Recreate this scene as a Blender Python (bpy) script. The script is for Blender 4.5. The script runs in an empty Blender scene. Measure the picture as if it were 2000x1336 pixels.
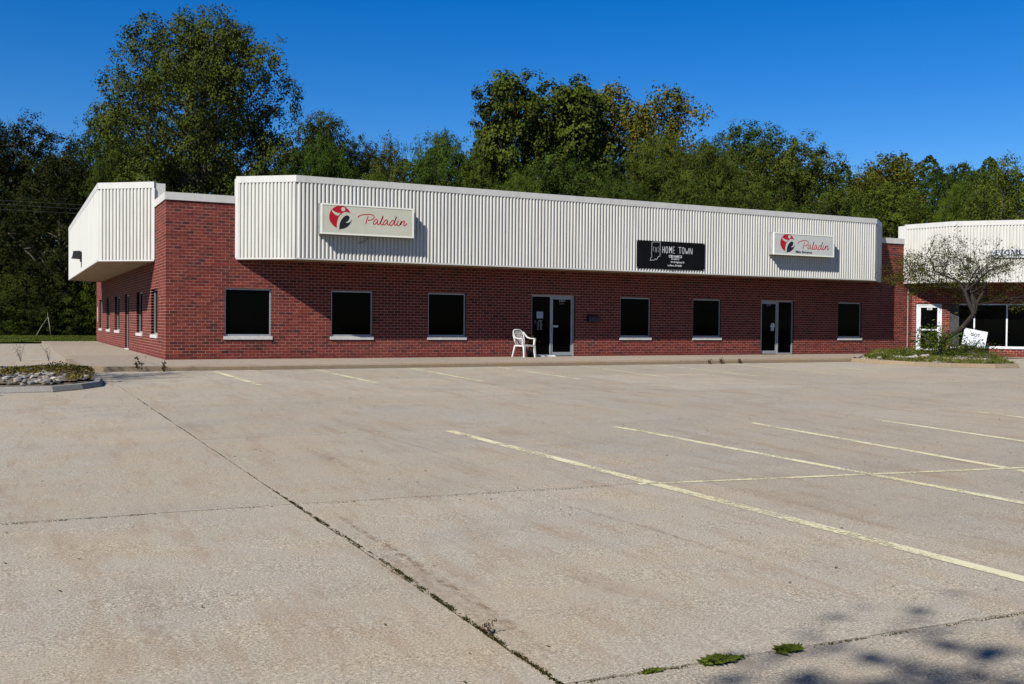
import bpy, bmesh, math, random
import numpy as np
from mathutils import Vector, Matrix

sc = bpy.context.scene
col = sc.collection
R = math.radians

# ------------------------------------------------------------------ camera, sky, sun, exposure
CAM = (-3.949, -29.839, 1.147)
YAW, PITCH, ROLL = 0.464924017, -0.0193196299, 0.00949995816
cam_d = bpy.data.cameras.new("camera")
cam_d.sensor_fit = 'HORIZONTAL'
cam_d.sensor_width = 36.0
cam_d.lens = 1954.33853 / 2000 * 36.0
cam_d.clip_start, cam_d.clip_end = 0.1, 3000
cam = bpy.data.objects.new("camera", cam_d)
col.objects.link(cam)
fw = Vector((math.sin(YAW) * math.cos(PITCH), math.cos(YAW) * math.cos(PITCH), math.sin(PITCH)))
r0 = Vector((math.cos(YAW), -math.sin(YAW), 0))
u0 = r0.cross(fw)
rt = r0 * math.cos(ROLL) + u0 * math.sin(ROLL)
up = -r0 * math.sin(ROLL) + u0 * math.cos(ROLL)
M = Matrix((rt, up, -fw)).transposed().to_4x4()
M.translation = CAM
cam.matrix_world = M
sc.camera = cam

SUN = Vector((2.25, 1.15, -2.22)).normalized()          # direction the light travels
ELEV = math.asin(-SUN.z)
world = bpy.data.worlds.new("World")
sc.world = world
world.use_nodes = True
wn = world.node_tree
wn.nodes.clear()
sky = wn.nodes.new("ShaderNodeTexSky")
sky.sky_type = 'NISHITA'
sky.sun_disc = False
sky.sun_elevation = ELEV
sky.sun_rotation = math.atan2(-SUN.x, -SUN.y)
sky.altitude = 200
sky.air_density = 1.0
sky.dust_density = 0.0
sky.ozone_density = 6.0
hs = wn.nodes.new("ShaderNodeHueSaturation")
hs.inputs['Saturation'].default_value = 1.36
hs.inputs['Hue'].default_value = 0.511
bg = wn.nodes.new("ShaderNodeBackground")
bg.inputs['Strength'].default_value = 0.059
wo = wn.nodes.new("ShaderNodeOutputWorld")
wn.links.new(sky.outputs[0], hs.inputs['Color'])
wn.links.new(hs.outputs[0], bg.inputs['Color'])
wn.links.new(bg.outputs[0], wo.inputs['Surface'])

sun_d = bpy.data.lights.new("sun", 'SUN')
sun_d.energy = 5.0
sun_d.angle = R(0.53)
sun_d.color = (1.0, 0.955, 0.88)
sun = bpy.data.objects.new("sun", sun_d)
sun.rotation_euler = (-SUN).to_track_quat('Z', 'Y').to_euler()
sun.location = (-20, -40, 30)
col.objects.link(sun)

sc.view_settings.view_transform = 'Standard'
sc.view_settings.look = 'None'
sc.view_settings.exposure = 0.98
sc.view_settings.gamma = 1.0
sc.view_settings.use_curve_mapping = False
sc.cycles.max_bounces = 6
sc.cycles.diffuse_bounces = 1
sc.cycles.transparent_max_bounces = 16

rng = np.random.default_rng(7)
random.seed(7)

# ------------------------------------------------------------------ materials
class NT:
    def __init__(self, name):
        self.m = bpy.data.materials.new(name)
        self.m.use_nodes = True
        self.t = self.m.node_tree
        self.b = self.t.nodes["Principled BSDF"]
        self.out = self.t.nodes["Material Output"]
    def n(self, typ, **kw):
        nd = self.t.nodes.new(typ)
        for k, v in kw.items():
            setattr(nd, k, v)
        return nd
    def l(self, a, b):
        self.t.links.new(a, b)
    def pos(self):
        return self.n("ShaderNodeNewGeometry").outputs['Position']
    def objco(self):
        return self.n("ShaderNodeTexCoord").outputs['Object']
    def mapped(self, vec, scale):
        mp = self.n("ShaderNodeMapping")
        self.l(vec, mp.inputs['Vector'])
        mp.inputs['Scale'].default_value = scale
        return mp.outputs[0]
    def noise(self, vec, scale, detail=4, rough=0.55):
        nz = self.n("ShaderNodeTexNoise")
        self.l(vec, nz.inputs['Vector'])
        nz.inputs['Scale'].default_value = scale
        nz.inputs['Detail'].default_value = detail
        nz.inputs['Roughness'].default_value = rough
        return nz.outputs[0]
    def ramp(self, fac, stops):
        rp = self.n("ShaderNodeValToRGB")
        self.l(fac, rp.inputs[0])
        e = rp.color_ramp.elements
        while len(e) < len(stops):
            e.new(0.5)
        for el, (p, c) in zip(e, stops):
            el.position = p
            el.color = (*c, 1) if len(c) == 3 else c
        return rp.outputs[0]
    def mix(self, fac, a, b, mode='MIX'):
        mx = self.n("ShaderNodeMix", data_type='RGBA', blend_type=mode)
        for s, v in ((0, fac), (6, a), (7, b)):
            if hasattr(v, 'links'):
                self.l(v, mx.inputs[s])
            elif isinstance(v, (int, float)):
                mx.inputs[s].default_value = v
            else:
                mx.inputs[s].default_value = (*v, 1)
        return mx.outputs[2]
    def math(self, op, a, b=None, clamp=False):
        mt = self.n("ShaderNodeMath", operation=op, use_clamp=clamp)
        for i, v in enumerate((a, b)):
            if v is None:
                continue
            if hasattr(v, 'links'):
                self.l(v, mt.inputs[i])
            else:
                mt.inputs[i].default_value = v
        return mt.outputs[0]
    def bump(self, h, strength, dist=0.01):
        bp = self.n("ShaderNodeBump")
        bp.inputs['Strength'].default_value = strength
        bp.inputs['Distance'].default_value = dist
        self.l(h, bp.inputs['Height'])
        self.l(bp.outputs[0], self.b.inputs['Normal'])
    def color(self, c):
        if hasattr(c, 'links'):
            self.l(c, self.b.inputs['Base Color'])
        else:
            self.b.inputs['Base Color'].default_value = (*c, 1)
    def set(self, rough=0.6, spec=0.5, metal=0.0):
        self.b.inputs['Roughness'].default_value = rough
        self.b.inputs['Specular IOR Level'].default_value = spec
        self.b.inputs['Metallic'].default_value = metal
        return self.m

def simple(name, c, rough=0.6, spec=0.5, metal=0.0, var=0.12, scale=6.0):
    t = NT(name)
    p = t.objco()
    nz = t.noise(p, scale, 5)
    lo = tuple(max(0, x * (1 - var)) for x in c)
    hi = tuple(min(1, x * (1 + var)) for x in c)
    t.color(t.ramp(nz, [(0.3, lo), (0.7, hi)]))
    return t.set(rough, spec, metal)

def mat_concrete(name, base, stains=True, rust=True):
    t = NT(name)
    p = t.pos()
    fine = t.noise(p, 75, 2, 0.7)
    c = t.ramp(fine, [(0.34, tuple(x * 0.40 for x in base)), (0.46, tuple(x * 0.88 for x in base)),
                      (0.56, tuple(x * 1.06 for x in base)), (0.68, tuple(min(1, x * 1.75) for x in base))])
    f2 = t.noise(p, 190, 1, 0.6)
    c = t.mix(1.0, c, t.ramp(f2, [(0.34, (0.68, 0.68, 0.68)), (0.5, (0.99, 0.99, 0.99)), (0.66, (1.34, 1.34, 1.32))]), 'MULTIPLY')
    hue = t.noise(p, 0.9, 7, 0.7)
    c = t.mix(1.0, c, t.ramp(hue, [(0.36, (0.93, 0.95, 0.98)), (0.5, (1, 1, 1)), (0.64, (1.04, 0.985, 0.90))]), 'MULTIPLY')
    spk = t.n("ShaderNodeTexVoronoi")
    t.l(p, spk.inputs['Vector'])
    spk.inputs['Scale'].default_value = 55
    dark = t.ramp(t.math('MULTIPLY', spk.outputs['Distance'], 1.0), [(0.10, (1, 1, 1)), (0.2, (0, 0, 0))])
    sel = t.math('GREATER_THAN', t.noise(p, 37, 1), 0.56)
    c = t.mix(t.math('MULTIPLY', t.math('MULTIPLY', dark, sel), 0.5), c, (0.10, 0.085, 0.07))
    med = t.noise(p, 2.2, 6, 0.65)
    c = t.mix(t.ramp(med, [(0.35, (0.55, 0.55, 0.55)), (0.6, (0, 0, 0))]), c, t.mix(0.75, c, (base[0] * 1.02, base[1] * 1.07, base[2] * 1.18)))
    big = t.noise(p, 0.33, 5, 0.6)
    c = t.mix(t.ramp(big, [(0.40, (0, 0, 0)), (0.75, (0.75, 0.75, 0.75))]), c, t.mix(0.55, c, (base[0] * 0.95, base[1] * 0.84, base[2] * 0.70)))
    if rust:
        wob = t.mapped(p, (2.2, 0.42, 1))
        rn = t.noise(wob, 1.7, 8, 0.72)
        c = t.mix(t.ramp(rn, [(0.50, (0, 0, 0)), (0.68, (0.75, 0.75, 0.75))]), c, t.mix(0.6, c, (0.155, 0.10, 0.06)))
        rn2 = t.noise(t.mapped(p, (7, 0.9, 1)), 1.1, 6, 0.6)
        c = t.mix(t.ramp(rn2, [(0.62, (0, 0, 0)), (0.74, (0.45, 0.45, 0.45))]), c, (0.145, 0.09, 0.05))
        g = t.noise(t.mapped(p, (0.5, 1.3, 1)), 0.8, 6, 0.65)
        c = t.mix(t.ramp(g, [(0.55, (0, 0, 0)), (0.8, (0.45, 0.45, 0.45))]), c, (0.12, 0.11, 0.098))
    oi = t.n("ShaderNodeObjectInfo")
    rv = t.ramp(oi.outputs['Random'], [(0, (0.92, 0.915, 0.91)), (1, (1.05, 1.045, 1.04))])
    c = t.mix(1.0, c, rv, 'MULTIPLY')
    t.color(c)
    t.bump(fine, 0.35, 0.006)
    return t.set(0.9, 0.2)

M_lot = mat_concrete("lot_concrete", (0.226, 0.202, 0.160))
M_walk = mat_concrete("walk_concrete", (0.205, 0.175, 0.138))
M_curb = mat_concrete("curb_concrete", (0.165, 0.128, 0.085))
M_curb_grey = mat_concrete("grey_curb_concrete", (0.175, 0.167, 0.155), rust=False)

def mat_brick():
    t = NT("brick")
    at = t.n("ShaderNodeAttribute", attribute_name="tone")
    c = t.ramp(at.outputs['Fac'], [(0.0, (0.02184, 0.00798, 0.00714)), (0.18, (0.04704, 0.00966, 0.00739)), (0.5, (0.094, 0.0138, 0.0088)),
                                   (0.8, (0.122, 0.0190, 0.0106)), (1.0, (0.150, 0.030, 0.0150))])
    p = t.pos()
    nz = t.noise(p, 14, 6, 0.7)
    c = t.mix(1.0, c, t.ramp(nz, [(0.3, (0.7, 0.66, 0.66)), (0.7, (1.22, 1.2, 1.2))]), 'MULTIPLY')
    big = t.noise(t.mapped(p, (0.25, 0.25, 0.8)), 1.0, 5, 0.6)
    c = t.mix(t.ramp(big, [(0.5, (0, 0, 0)), (0.72, (0.30, 0.30, 0.30))]), c, (0.13, 0.042, 0.03))
    # red dirt rubbed into the lowest courses
    sep = t.n("ShaderNodeSeparateXYZ")
    t.l(p, sep.inputs[0])
    low = t.ramp(t.math('ADD', sep.outputs[2], t.math('MULTIPLY', nz, 0.35)), [(0.14, (0.6, 0.6, 0.6)), (0.36, (0, 0, 0))])
    c = t.mix(low, c, (0.095, 0.0135, 0.0135))
    t.color(c)
    t.bump(nz, 0.4, 0.004)
    return t.set(0.86, 0.25)
M_brick = mat_brick()

def mat_mortar():
    t = NT("mortar")
    p = t.pos()
    nz = t.noise(p, 9, 6, 0.65)
    c = t.ramp(nz, [(0.3, (0.265, 0.142, 0.114)), (0.7, (0.41, 0.240, 0.198))])
    sep = t.n("ShaderNodeSeparateXYZ")
    t.l(p, sep.inputs[0])
    low = t.ramp(t.math('ADD', sep.outputs[2], t.math('MULTIPLY', nz, 0.35)), [(0.14, (0.8, 0.8, 0.8)), (0.36, (0, 0, 0))])
    t.color(t.mix(low, c, (0.13, 0.028, 0.026)))
    return t.set(0.95, 0.1)
M_mortar = mat_mortar()

def mat_whitemetal(name, base):
    t = NT(name)
    p = t.pos()
    nz = t.noise(t.mapped(p, (1.6, 1.6, 0.25)), 2.2, 6, 0.65)
    c = t.ramp(nz, [(0.3, tuple(x * 0.88 for x in base)), (0.55, base), (0.8, tuple(min(1, x * 1.04) for x in base))])
    st = t.noise(t.mapped(p, (9, 9, 0.5)), 1.3, 4, 0.7)
    c = t.mix(t.ramp(st, [(0.56, (0, 0, 0)), (0.78, (0.5, 0.5, 0.5))]), c, (base[0] * 0.62, base[1] * 0.58, base[2] * 0.50))
    t.color(c)
    return t.set(0.5, 0.35)
M_white = mat_whitemetal("white_painted_metal", (0.385, 0.380, 0.348))
M_cap = mat_whitemetal("coping_metal", (0.38, 0.375, 0.355))
M_soffit = simple("soffit_tan", (0.27, 0.195, 0.125), 0.75, 0.2, var=0.22, scale=2.0)
M_alu = simple("aluminium_frame", (0.25, 0.258, 0.272), 0.45, 0.5, 0.35, 0.08, 8)
M_sill = simple("limestone_sill", (0.36, 0.35, 0.33), 0.8, 0.2, var=0.15, scale=12)
M_glass = simple("dark_glass", (0.0008, 0.001, 0.001), 0.05, 0.025, var=0.2, scale=1.5)
M_panelgrey = simple("panel_grey", (0.028, 0.028, 0.030), 0.6, 0.3, var=0.4, scale=3)
M_roof = simple("roof_membrane", (0.25, 0.24, 0.23), 0.9, 0.1)
M_black = simple("black_plastic", (0.012, 0.012, 0.014), 0.5, 0.4)
M_banner = simple("banner_vinyl", (0.0035, 0.0035, 0.0042), 0.62, 0.08, var=0.3, scale=2.0)
M_bannerwhite = simple("banner_white_print", (0.36, 0.36, 0.37), 0.7, 0.2)
M_bannergrey = simple("banner_grey_print", (0.22, 0.22, 0.23), 0.7, 0.2)
M_face_cream = simple("sign_face_cream", (0.36, 0.36, 0.285), 0.35, 0.4, var=0.05, scale=3)
M_face_grey = simple("sign_face_grey", (0.35, 0.365, 0.34), 0.35, 0.4, var=0.05, scale=3)
M_signrim = simple("sign_rim", (0.55, 0.55, 0.47), 0.4, 0.4, var=0.05)
M_signbox = simple("sign_cabinet", (0.21, 0.215, 0.22), 0.55, 0.4, var=0.15)
M_red = simple("red_vinyl", (0.28, 0.002, 0.007), 0.4, 0.4, var=0.06)
M_darkred = simple("dark_red_vinyl", (0.33, 0.008, 0.02), 0.4, 0.4, var=0.06)
M_inkblack = simple("black_vinyl", (0.006, 0.007, 0.009), 0.4, 0.4)
M_chair = simple("white_plastic", (0.42, 0.405, 0.39), 0.5, 0.4, var=0.1, scale=9)
M_paper = simple("paper", (0.38, 0.39, 0.41), 0.8, 0.2)
M_noticeblue = simple("notice_sheet", (0.24, 0.27, 0.33), 0.7, 0.2, var=0.3, scale=20)
M_stickergrey = simple("sticker_grey", (0.40, 0.40, 0.40), 0.7, 0.2, var=0.3, scale=60)
M_whitepaint = simple("white_door_paint", (0.42, 0.435, 0.46), 0.55, 0.4, var=0.16, scale=7)
M_boardwhite = simple("white_board", (0.36, 0.38, 0.415), 0.6, 0.3, var=0.06)
M_soil = simple("bed_soil", (0.10, 0.08, 0.06), 0.95, 0.05, var=0.4, scale=14)
M_gravel = simple("bed_gravel", (0.34, 0.31, 0.28), 0.95, 0.1, var=0.5, scale=40)
M_joint = simple("joint_dirt", (0.075, 0.062, 0.047), 0.95, 0.05, var=0.4, scale=9)
M_ground = simple("earth", (0.085, 0.08, 0.05), 0.95, 0.05, var=0.3, scale=0.4)
M_wire = simple("wire", (0.06, 0.06, 0.065), 0.6, 0.3)
M_deadwood = simple("dead_wood", (0.115, 0.105, 0.088), 0.9, 0.1, var=0.3, scale=8)

def mat_line():
    t = NT("line_paint")
    p = t.pos()
    nz = t.noise(p, 30, 5, 0.75)
    c = t.ramp(t.noise(p, 1.2, 5), [(0.35, (0.38, 0.345, 0.205)), (0.65, (0.40, 0.375, 0.26))])
    t.color(c)
    t.set(0.85, 0.2)
    wear = t.noise(t.mapped(p, (1, 0.6, 1)), 3.0, 6, 0.7)
    m = t.math('ADD', nz, t.math('MULTIPLY', wear, 0.9))
    fac = t.ramp(m, [(0.77, (0, 0, 0)), (0.97, (1, 1, 1))])
    tr = t.n("ShaderNodeBsdfTransparent")
    mx = t.n("ShaderNodeMixShader")
    t.l(fac, mx.inputs[0])
    t.l(tr.outputs[0], mx.inputs[1])
    t.l(t.b.outputs[0], mx.inputs[2])
    t.l(mx.outputs[0], t.out.inputs['Surface'])
    return t.m
M_line = mat_line()

def mat_mark(name, c, lo, hi, sc_=(2, 1.2, 1)):
    t = NT(name)
    p = t.pos()
    t.color(c)
    t.set(0.9, 0.15)
    nz = t.noise(t.mapped(p, sc_), 9, 6, 0.7)
    at = t.n("ShaderNodeAttribute", attribute_name="tone")
    fac = t.math('MULTIPLY', t.ramp(nz, [(lo, (0, 0, 0)), (hi, (0.8, 0.8, 0.8))]), at.outputs['Fac'])
    tr = t.n("ShaderNodeBsdfTransparent")
    mx = t.n("ShaderNodeMixShader")
    t.l(fac, mx.inputs[0])
    t.l(tr.outputs[0], mx.inputs[1])
    t.l(t.b.outputs[0], mx.inputs[2])
    t.l(mx.outputs[0], t.out.inputs['Surface'])
    return t.m
M_rust = mat_mark("rust_stain", (0.15, 0.082, 0.045), 0.42, 0.85)
M_tyre = mat_mark("tyre_rubber", (0.105, 0.09, 0.075), 0.45, 0.95)

def mat_leaf(name, dark, light, warm, trans=0.22, rough=0.8):
    t = NT(name)
    at = t.n("ShaderNodeAttribute", attribute_name="tone")
    oi = t.n("ShaderNodeObjectInfo")
    c = t.ramp(at.outputs['Fac'], [(0.0, dark), (0.55, light), (0.93, light), (1.0, warm)])
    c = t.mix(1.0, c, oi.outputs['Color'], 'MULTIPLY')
    t.color(c)
    t.set(rough, 0.06)
    tl = t.n("ShaderNodeBsdfTranslucent")
    t.l(c, tl.inputs['Color'])
    mx = t.n("ShaderNodeMixShader")
    mx.inputs[0].default_value = trans
    t.l(t.b.outputs[0], mx.inputs[1])
    t.l(tl.outputs[0], mx.inputs[2])
    t.l(mx.outputs[0], t.out.inputs['Surface'])
    return t.m
M_leaf = mat_leaf("leaf", (0.009, 0.015, 0.003), (0.049, 0.062, 0.009), (0.095, 0.073, 0.012), 0.08)
M_leafbright = mat_leaf("leaf_bright", (0.011, 0.019, 0.003), (0.044, 0.058, 0.008), (0.09, 0.085, 0.02), 0.12)
M_grass = mat_leaf("grass_blade", (0.03, 0.045, 0.008), (0.078, 0.098, 0.017), (0.16, 0.13, 0.05), 0.25)
M_moss = mat_leaf("moss", (0.04, 0.036, 0.010), (0.105, 0.092, 0.02), (0.14, 0.082, 0.028), 0.15, 0.8)
M_dry = mat_leaf("dry_leaf", (0.03, 0.022, 0.014), (0.075, 0.055, 0.035), (0.16, 0.10, 0.05), 0.1, 0.9)

def mat_bark(name, c):
    t = NT(name)
    p = t.objco()
    nz = t.noise(t.mapped(p, (7, 7, 1.3)), 2.5, 6, 0.7)
    t.color(t.ramp(nz, [(0.3, tuple(x * 0.5 for x in c)), (0.7, tuple(x * 1.3 for x in c))]))
    t.bump(nz, 0.7, 0.03)
    return t.set(0.95, 0.1)
M_bark = mat_bark("bark", (0.085, 0.072, 0.058))
M_barkdark = mat_bark("bark_dark", (0.022, 0.019, 0.016))
M_barkpale = mat_bark("bark_pale", (0.19, 0.17, 0.145))

def mat_stone():
    t = NT("river_stone")
    oi = t.n("ShaderNodeObjectInfo")
    base = t.ramp(oi.outputs['Random'], [(0, (0.09, 0.086, 0.08)), (0.35, (0.155, 0.148, 0.138)), (0.6, (0.21, 0.175, 0.15)),
                                         (0.8, (0.20, 0.19, 0.178)), (1, (0.29, 0.275, 0.25))])
    nz = t.noise(t.objco(), 5, 6, 0.7)
    t.color(t.mix(1.0, base, t.ramp(nz, [(0.3, (0.65, 0.65, 0.65)), (0.7, (1.2, 1.2, 1.2))]), 'MULTIPLY'))
    t.bump(nz, 0.5, 0.02)
    return t.set(0.85, 0.25)
M_stone = mat_stone()

def mat_lawn():
    t = NT("lawn_turf")
    p = t.pos()
    nz = t.noise(p, 12, 5, 0.7)
    b = t.noise(p, 0.25, 4)
    c = t.ramp(nz, [(0.3, (0.03, 0.042, 0.009)), (0.7, (0.068, 0.080, 0.019))])
    t.color(t.mix(t.ramp(b, [(0.4, (0, 0, 0)), (0.7, (0.5, 0.5, 0.5))]), c, (0.12, 0.11, 0.04)))
    t.bump(nz, 0.8, 0.05)
    return t.set(0.95, 0.1)
M_lawn = mat_lawn()

# ------------------------------------------------------------------ helpers
def tag(o, label=None, cat=None, group=None, kind=None):
    if label: o['label'] = label
    if cat: o['category'] = cat
    if group: o['group'] = group
    if kind: o['kind'] = kind
    return o

def empty(name, loc=(0, 0, 0), rz=0.0, parent=None):
    o = bpy.data.objects.new(name, None)
    o.location = loc
    o.rotation_euler = (0, 0, rz)
    o.empty_display_size = 0.2
    col.objects.link(o)
    if parent: o.parent = parent
    return o

def link(name, me, parent=None, loc=None):
    o = bpy.data.objects.new(name, me)
    col.objects.link(o)
    if parent: o.parent = parent
    if loc is not None: o.location = loc
    return o

class MB:
    """collects faces and builds one mesh"""
    def __init__(self, mapf=None):
        self.v, self.f, self.t, self.mi = [], [], [], []
        self.map = mapf
        self.cur = 0
    def _add(self, vs, fs, tone=0.5):
        n = len(self.v)
        if self.map: vs = [self.map(*p) for p in vs]
        self.v += [tuple(p) for p in vs]
        self.t += [tone] * len(vs)
        self.f += [tuple(n + i for i in f) for f in fs]
        self.mi += [self.cur] * len(fs)
    def box(self, x0, x1, y0, y1, z0, z1, tone=0.5):
        self._add([(x0, y0, z0), (x1, y0, z0), (x1, y1, z0), (x0, y1, z0), (x0, y0, z1), (x1, y0, z1), (x1, y1, z1), (x0, y1, z1)],
                  [(0, 3, 2, 1), (4, 5, 6, 7), (0, 1, 5, 4), (1, 2, 6, 5), (2, 3, 7, 6), (3, 0, 4, 7)], tone)
    def hexa(self, pts, tone=0.5):
        self._add(pts, [(0, 3, 2, 1), (4, 5, 6, 7), (0, 1, 5, 4), (1, 2, 6, 5), (2, 3, 7, 6), (3, 0, 4, 7)], tone)
    def prism(self, poly, z0, z1, tone=0.5):
        n = len(poly)
        f0 = z0 if callable(z0) else (lambda x, y: z0)
        f1 = z1 if callable(z1) else (lambda x, y: z1)
        vs = [(x, y, f0(x, y)) for x, y in poly] + [(x, y, f1(x, y)) for x, y in poly]
        self._add(vs, [tuple(range(n - 1, -1, -1)), tuple(range(n, 2 * n))] + [(i, (i + 1) % n, n + (i + 1) % n, n + i) for i in range(n)], tone)
    def plate(self, poly, y0, y1, tone=0.5):
        """polygon in x,z with depth along y (y0 front)"""
        n = len(poly)
        vs = [(x, y0, z) for x, z in poly] + [(x, y1, z) for x, z in poly]
        self._add(vs, [tuple(range(n)), tuple(range(2 * n - 1, n - 1, -1))] + [(i, n + i, n + (i + 1) % n, (i + 1) % n) for i in range(n)], tone)
    def quad(self, a, b, c, d, tone=0.5):
        self._add([a, b, c, d], [(0, 1, 2, 3)], tone)
    def tube(self, pts, rad, n=6, tone=0.5, cap=True):
        pts = [Vector(p) for p in pts]
        if not hasattr(rad, '__len__'): rad = [rad] * len(pts)
        rings = []
        ref = None
        for i, p in enumerate(pts):
            d = (pts[min(i + 1, len(pts) - 1)] - pts[max(i - 1, 0)])
            d = d.normalized() if d.length > 1e-9 else Vector((0, 0, 1))
            if ref is None:
                ref = d.orthogonal().normalized()
            ref = (ref - d * ref.dot(d))
            ref = ref.normalized() if ref.length > 1e-6 else d.orthogonal().normalized()
            b = d.cross(ref)
            rings.append([p + (ref * math.cos(a) + b * math.sin(a)) * rad[i] for a in (2 * math.pi * k / n for k in range(n))])
        vs = [tuple(q) for r in rings for q in r]
        fs = [(i * n + k, i * n + (k + 1) % n, (i + 1) * n + (k + 1) % n, (i + 1) * n + k) for i in range(len(pts) - 1) for k in range(n)]
        if cap:
            fs += [tuple(range(n - 1, -1, -1)), tuple((len(pts) - 1) * n + k for k in range(n))]
        self._add(vs, fs, tone)
    def ribbon(self, pts, w, y0, y1, smooth=True):
        """flat stroke in x,z; y0 = front"""
        P = [Vector((p[0], p[1])) for p in pts]
        if smooth and len(P) > 2:
            Q = []
            for i in range(len(P) - 1):
                a, b, c, d = P[max(i - 1, 0)], P[i], P[i + 1], P[min(i + 2, len(P) - 1)]
                for k in range(4):
                    s = k / 4
                    Q.append(0.5 * ((2 * b) + (c - a) * s + (2 * a - 5 * b + 4 * c - d) * s * s + (3 * b - a - 3 * c + d) * s ** 3))
            Q.append(P[-1])
            P = Q
        L, Rr = [], []
        for i, p in enumerate(P):
            d = (P[min(i + 1, len(P) - 1)] - P[max(i - 1, 0)])
            d = d.normalized() if d.length > 1e-9 else Vector((1, 0))
            nn = Vector((-d.y, d.x)) * w / 2
            L.append(p + nn)
            Rr.append(p - nn)
        for i in range(len(P) - 1):
            a, b, c, d = L[i], L[i + 1], Rr[i + 1], Rr[i]
            self.hexa([(d.x, y0, d.y), (c.x, y0, c.y), (c.x, y1, c.y), (d.x, y1, d.y), (a.x, y0, a.y), (b.x, y0, b.y), (b.x, y1, b.y), (a.x, y1, a.y)])
    def mesh(self, name, mats, smooth=False, tone=False, recalc=False):
        me = bpy.data.meshes.new(name)
        me.from_pydata(self.v, [], self.f)
        mats = mats if isinstance(mats, (list, tuple)) else [mats]
        for m in mats: me.materials.append(m)
        if len(mats) > 1:
            me.polygons.foreach_set('material_index', self.mi)
        if smooth:
            me.polygons.foreach_set('use_smooth', [True] * len(me.polygons))
        if tone:
            ca = me.attributes.new("tone", 'FLOAT', 'POINT')
            ca.data.foreach_set('value', np.asarray(self.t, np.float32))
        if recalc:
            bm = bmesh.new(); bm.from_mesh(me)
            bmesh.ops.recalc_face_normals(bm, faces=bm.faces)
            bm.to_mesh(me); bm.free()
        me.update()
        return me
    def build(self, name, mats, parent=None, **kw):
        return link(name, self.mesh(name, mats, **kw), parent)

def gz(x, y):
    """surface of the parking lot: falls away from the building"""
    return 0.0181 + 0.005 * x + 0.02 * min(y, -3.0)

def text_mesh(name, body, size, parent, mat, loc, depth=0.004, bold=0.0, xscale=1.0, align='LEFT', shear=0.0):
    cu = bpy.data.curves.new(name, 'FONT')
    cu.body = body
    cu.size = size
    cu.extrude = depth / 2
    cu.offset = bold
    cu.align_x = align
    cu.shear = shear
    cu.resolution_u = 3
    tmp = bpy.data.objects.new("text_source", cu)
    col.objects.link(tmp)
    dg = bpy.context.evaluated_depsgraph_get()
    me = bpy.data.meshes.new_from_object(tmp.evaluated_get(dg))
    bpy.data.objects.remove(tmp)
    me.name = name
    me.materials.clear()
    me.materials.append(mat)
    for v in me.vertices:                       # text lies in x,y -> stand it up in x,z facing -y
        x, y, z = v.co
        v.co = (x * xscale, -z, y)
    o = link(name, me, parent)
    o.location = loc
    return o

def subtract(rects, holes):
    """rectangles (a0,a1,b0,b1) minus holes"""
    for h in holes:
        out = []
        for a0, a1, b0, b1 in rects:
            if h[1] <= a0 or h[0] >= a1 or h[3] <= b0 or h[2] >= b1:
                out.append((a0, a1, b0, b1)); continue
            if b0 < h[2]: out.append((a0, a1, b0, h[2]))
            if b1 > h[3]: out.append((a0, a1, h[3], b1))
            c0, c1 = max(b0, h[2]), min(b1, h[3])
            if a0 < h[0]: out.append((a0, h[0], c0, c1))
            if a1 > h[1]: out.append((h[1], a1, c0, c1))
        rects = out
    return rects

COURSE, BL, JT = 0.088, 0.2215, 0.0118
def brick_rects(s0, s1, z0, z1, holes, seed, shift=0.0):
    rg = random.Random(seed)
    res = []
    k0 = int(math.floor(z0 / COURSE))
    k = k0
    while k * COURSE < z1 - 0.01:
        za, zb = max(k * COURSE, z0), min(k * COURSE + COURSE - JT, z1)
        off = (BL / 2 if k % 2 else 0.0) + shift
        i = int(math.floor((s0 - off) / BL)) - 1
        while i * BL + off < s1:
            a, b = i * BL + off, i * BL + off + BL - JT
            a2, b2 = max(a, s0), min(b, s1)
            if b2 - a2 > 0.03 and zb - za > 0.012:
                for r in subtract([(a2, b2, za, zb)], holes):
                    if r[1] - r[0] > 0.035 and r[3] - r[2] > 0.012:
                        r = list(r)
                        for h in holes:                       # closers run up to the opening
                            if r[2] < h[3] and r[3] > h[2]:
                                if 0 < h[0] - r[1] < 0.062: r[1] = h[0]
                                if 0 < r[0] - h[1] < 0.062: r[0] = h[1]
                        t = rg.betavariate(4.0, 3.2)
                        if rg.random() < 0.06: t *= 0.3
                        res.append((*r, t, rg.uniform(-0.0015, 0.0015)))
            i += 1
        k += 1
    return res

# ------------------------------------------------------------------ ground and setting
def build_ground():
    mb = MB()
    xs = [-400, -120, -40, -15, 0, 15, 30, 45, 60, 120, 500]
    ys = [-400, -150, -80, -45, -30, -15, -4, 0, 25, 45, 80, 150, 600]
    def z(x, y):
        if y <= -4: return max(gz(max(min(x, 60), -20), max(y, -60)), -2.5) - 0.16
        return -0.24
    idx = {}
    for j, y in enumerate(ys):
        for i, x in enumerate(xs):
            mb.v.append((x, y, z(x, y))); mb.t.append(.5)
            idx[i, j] = len(mb.v) - 1
    for j in range(len(ys) - 1):
        for i in range(len(xs) - 1):
            mb.f.append((idx[i, j], idx[i + 1, j], idx[i + 1, j + 1], idx[i, j + 1])); mb.mi.append(0)
    tag(mb.build("ground", M_ground), kind='structure')
build_ground()

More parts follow.
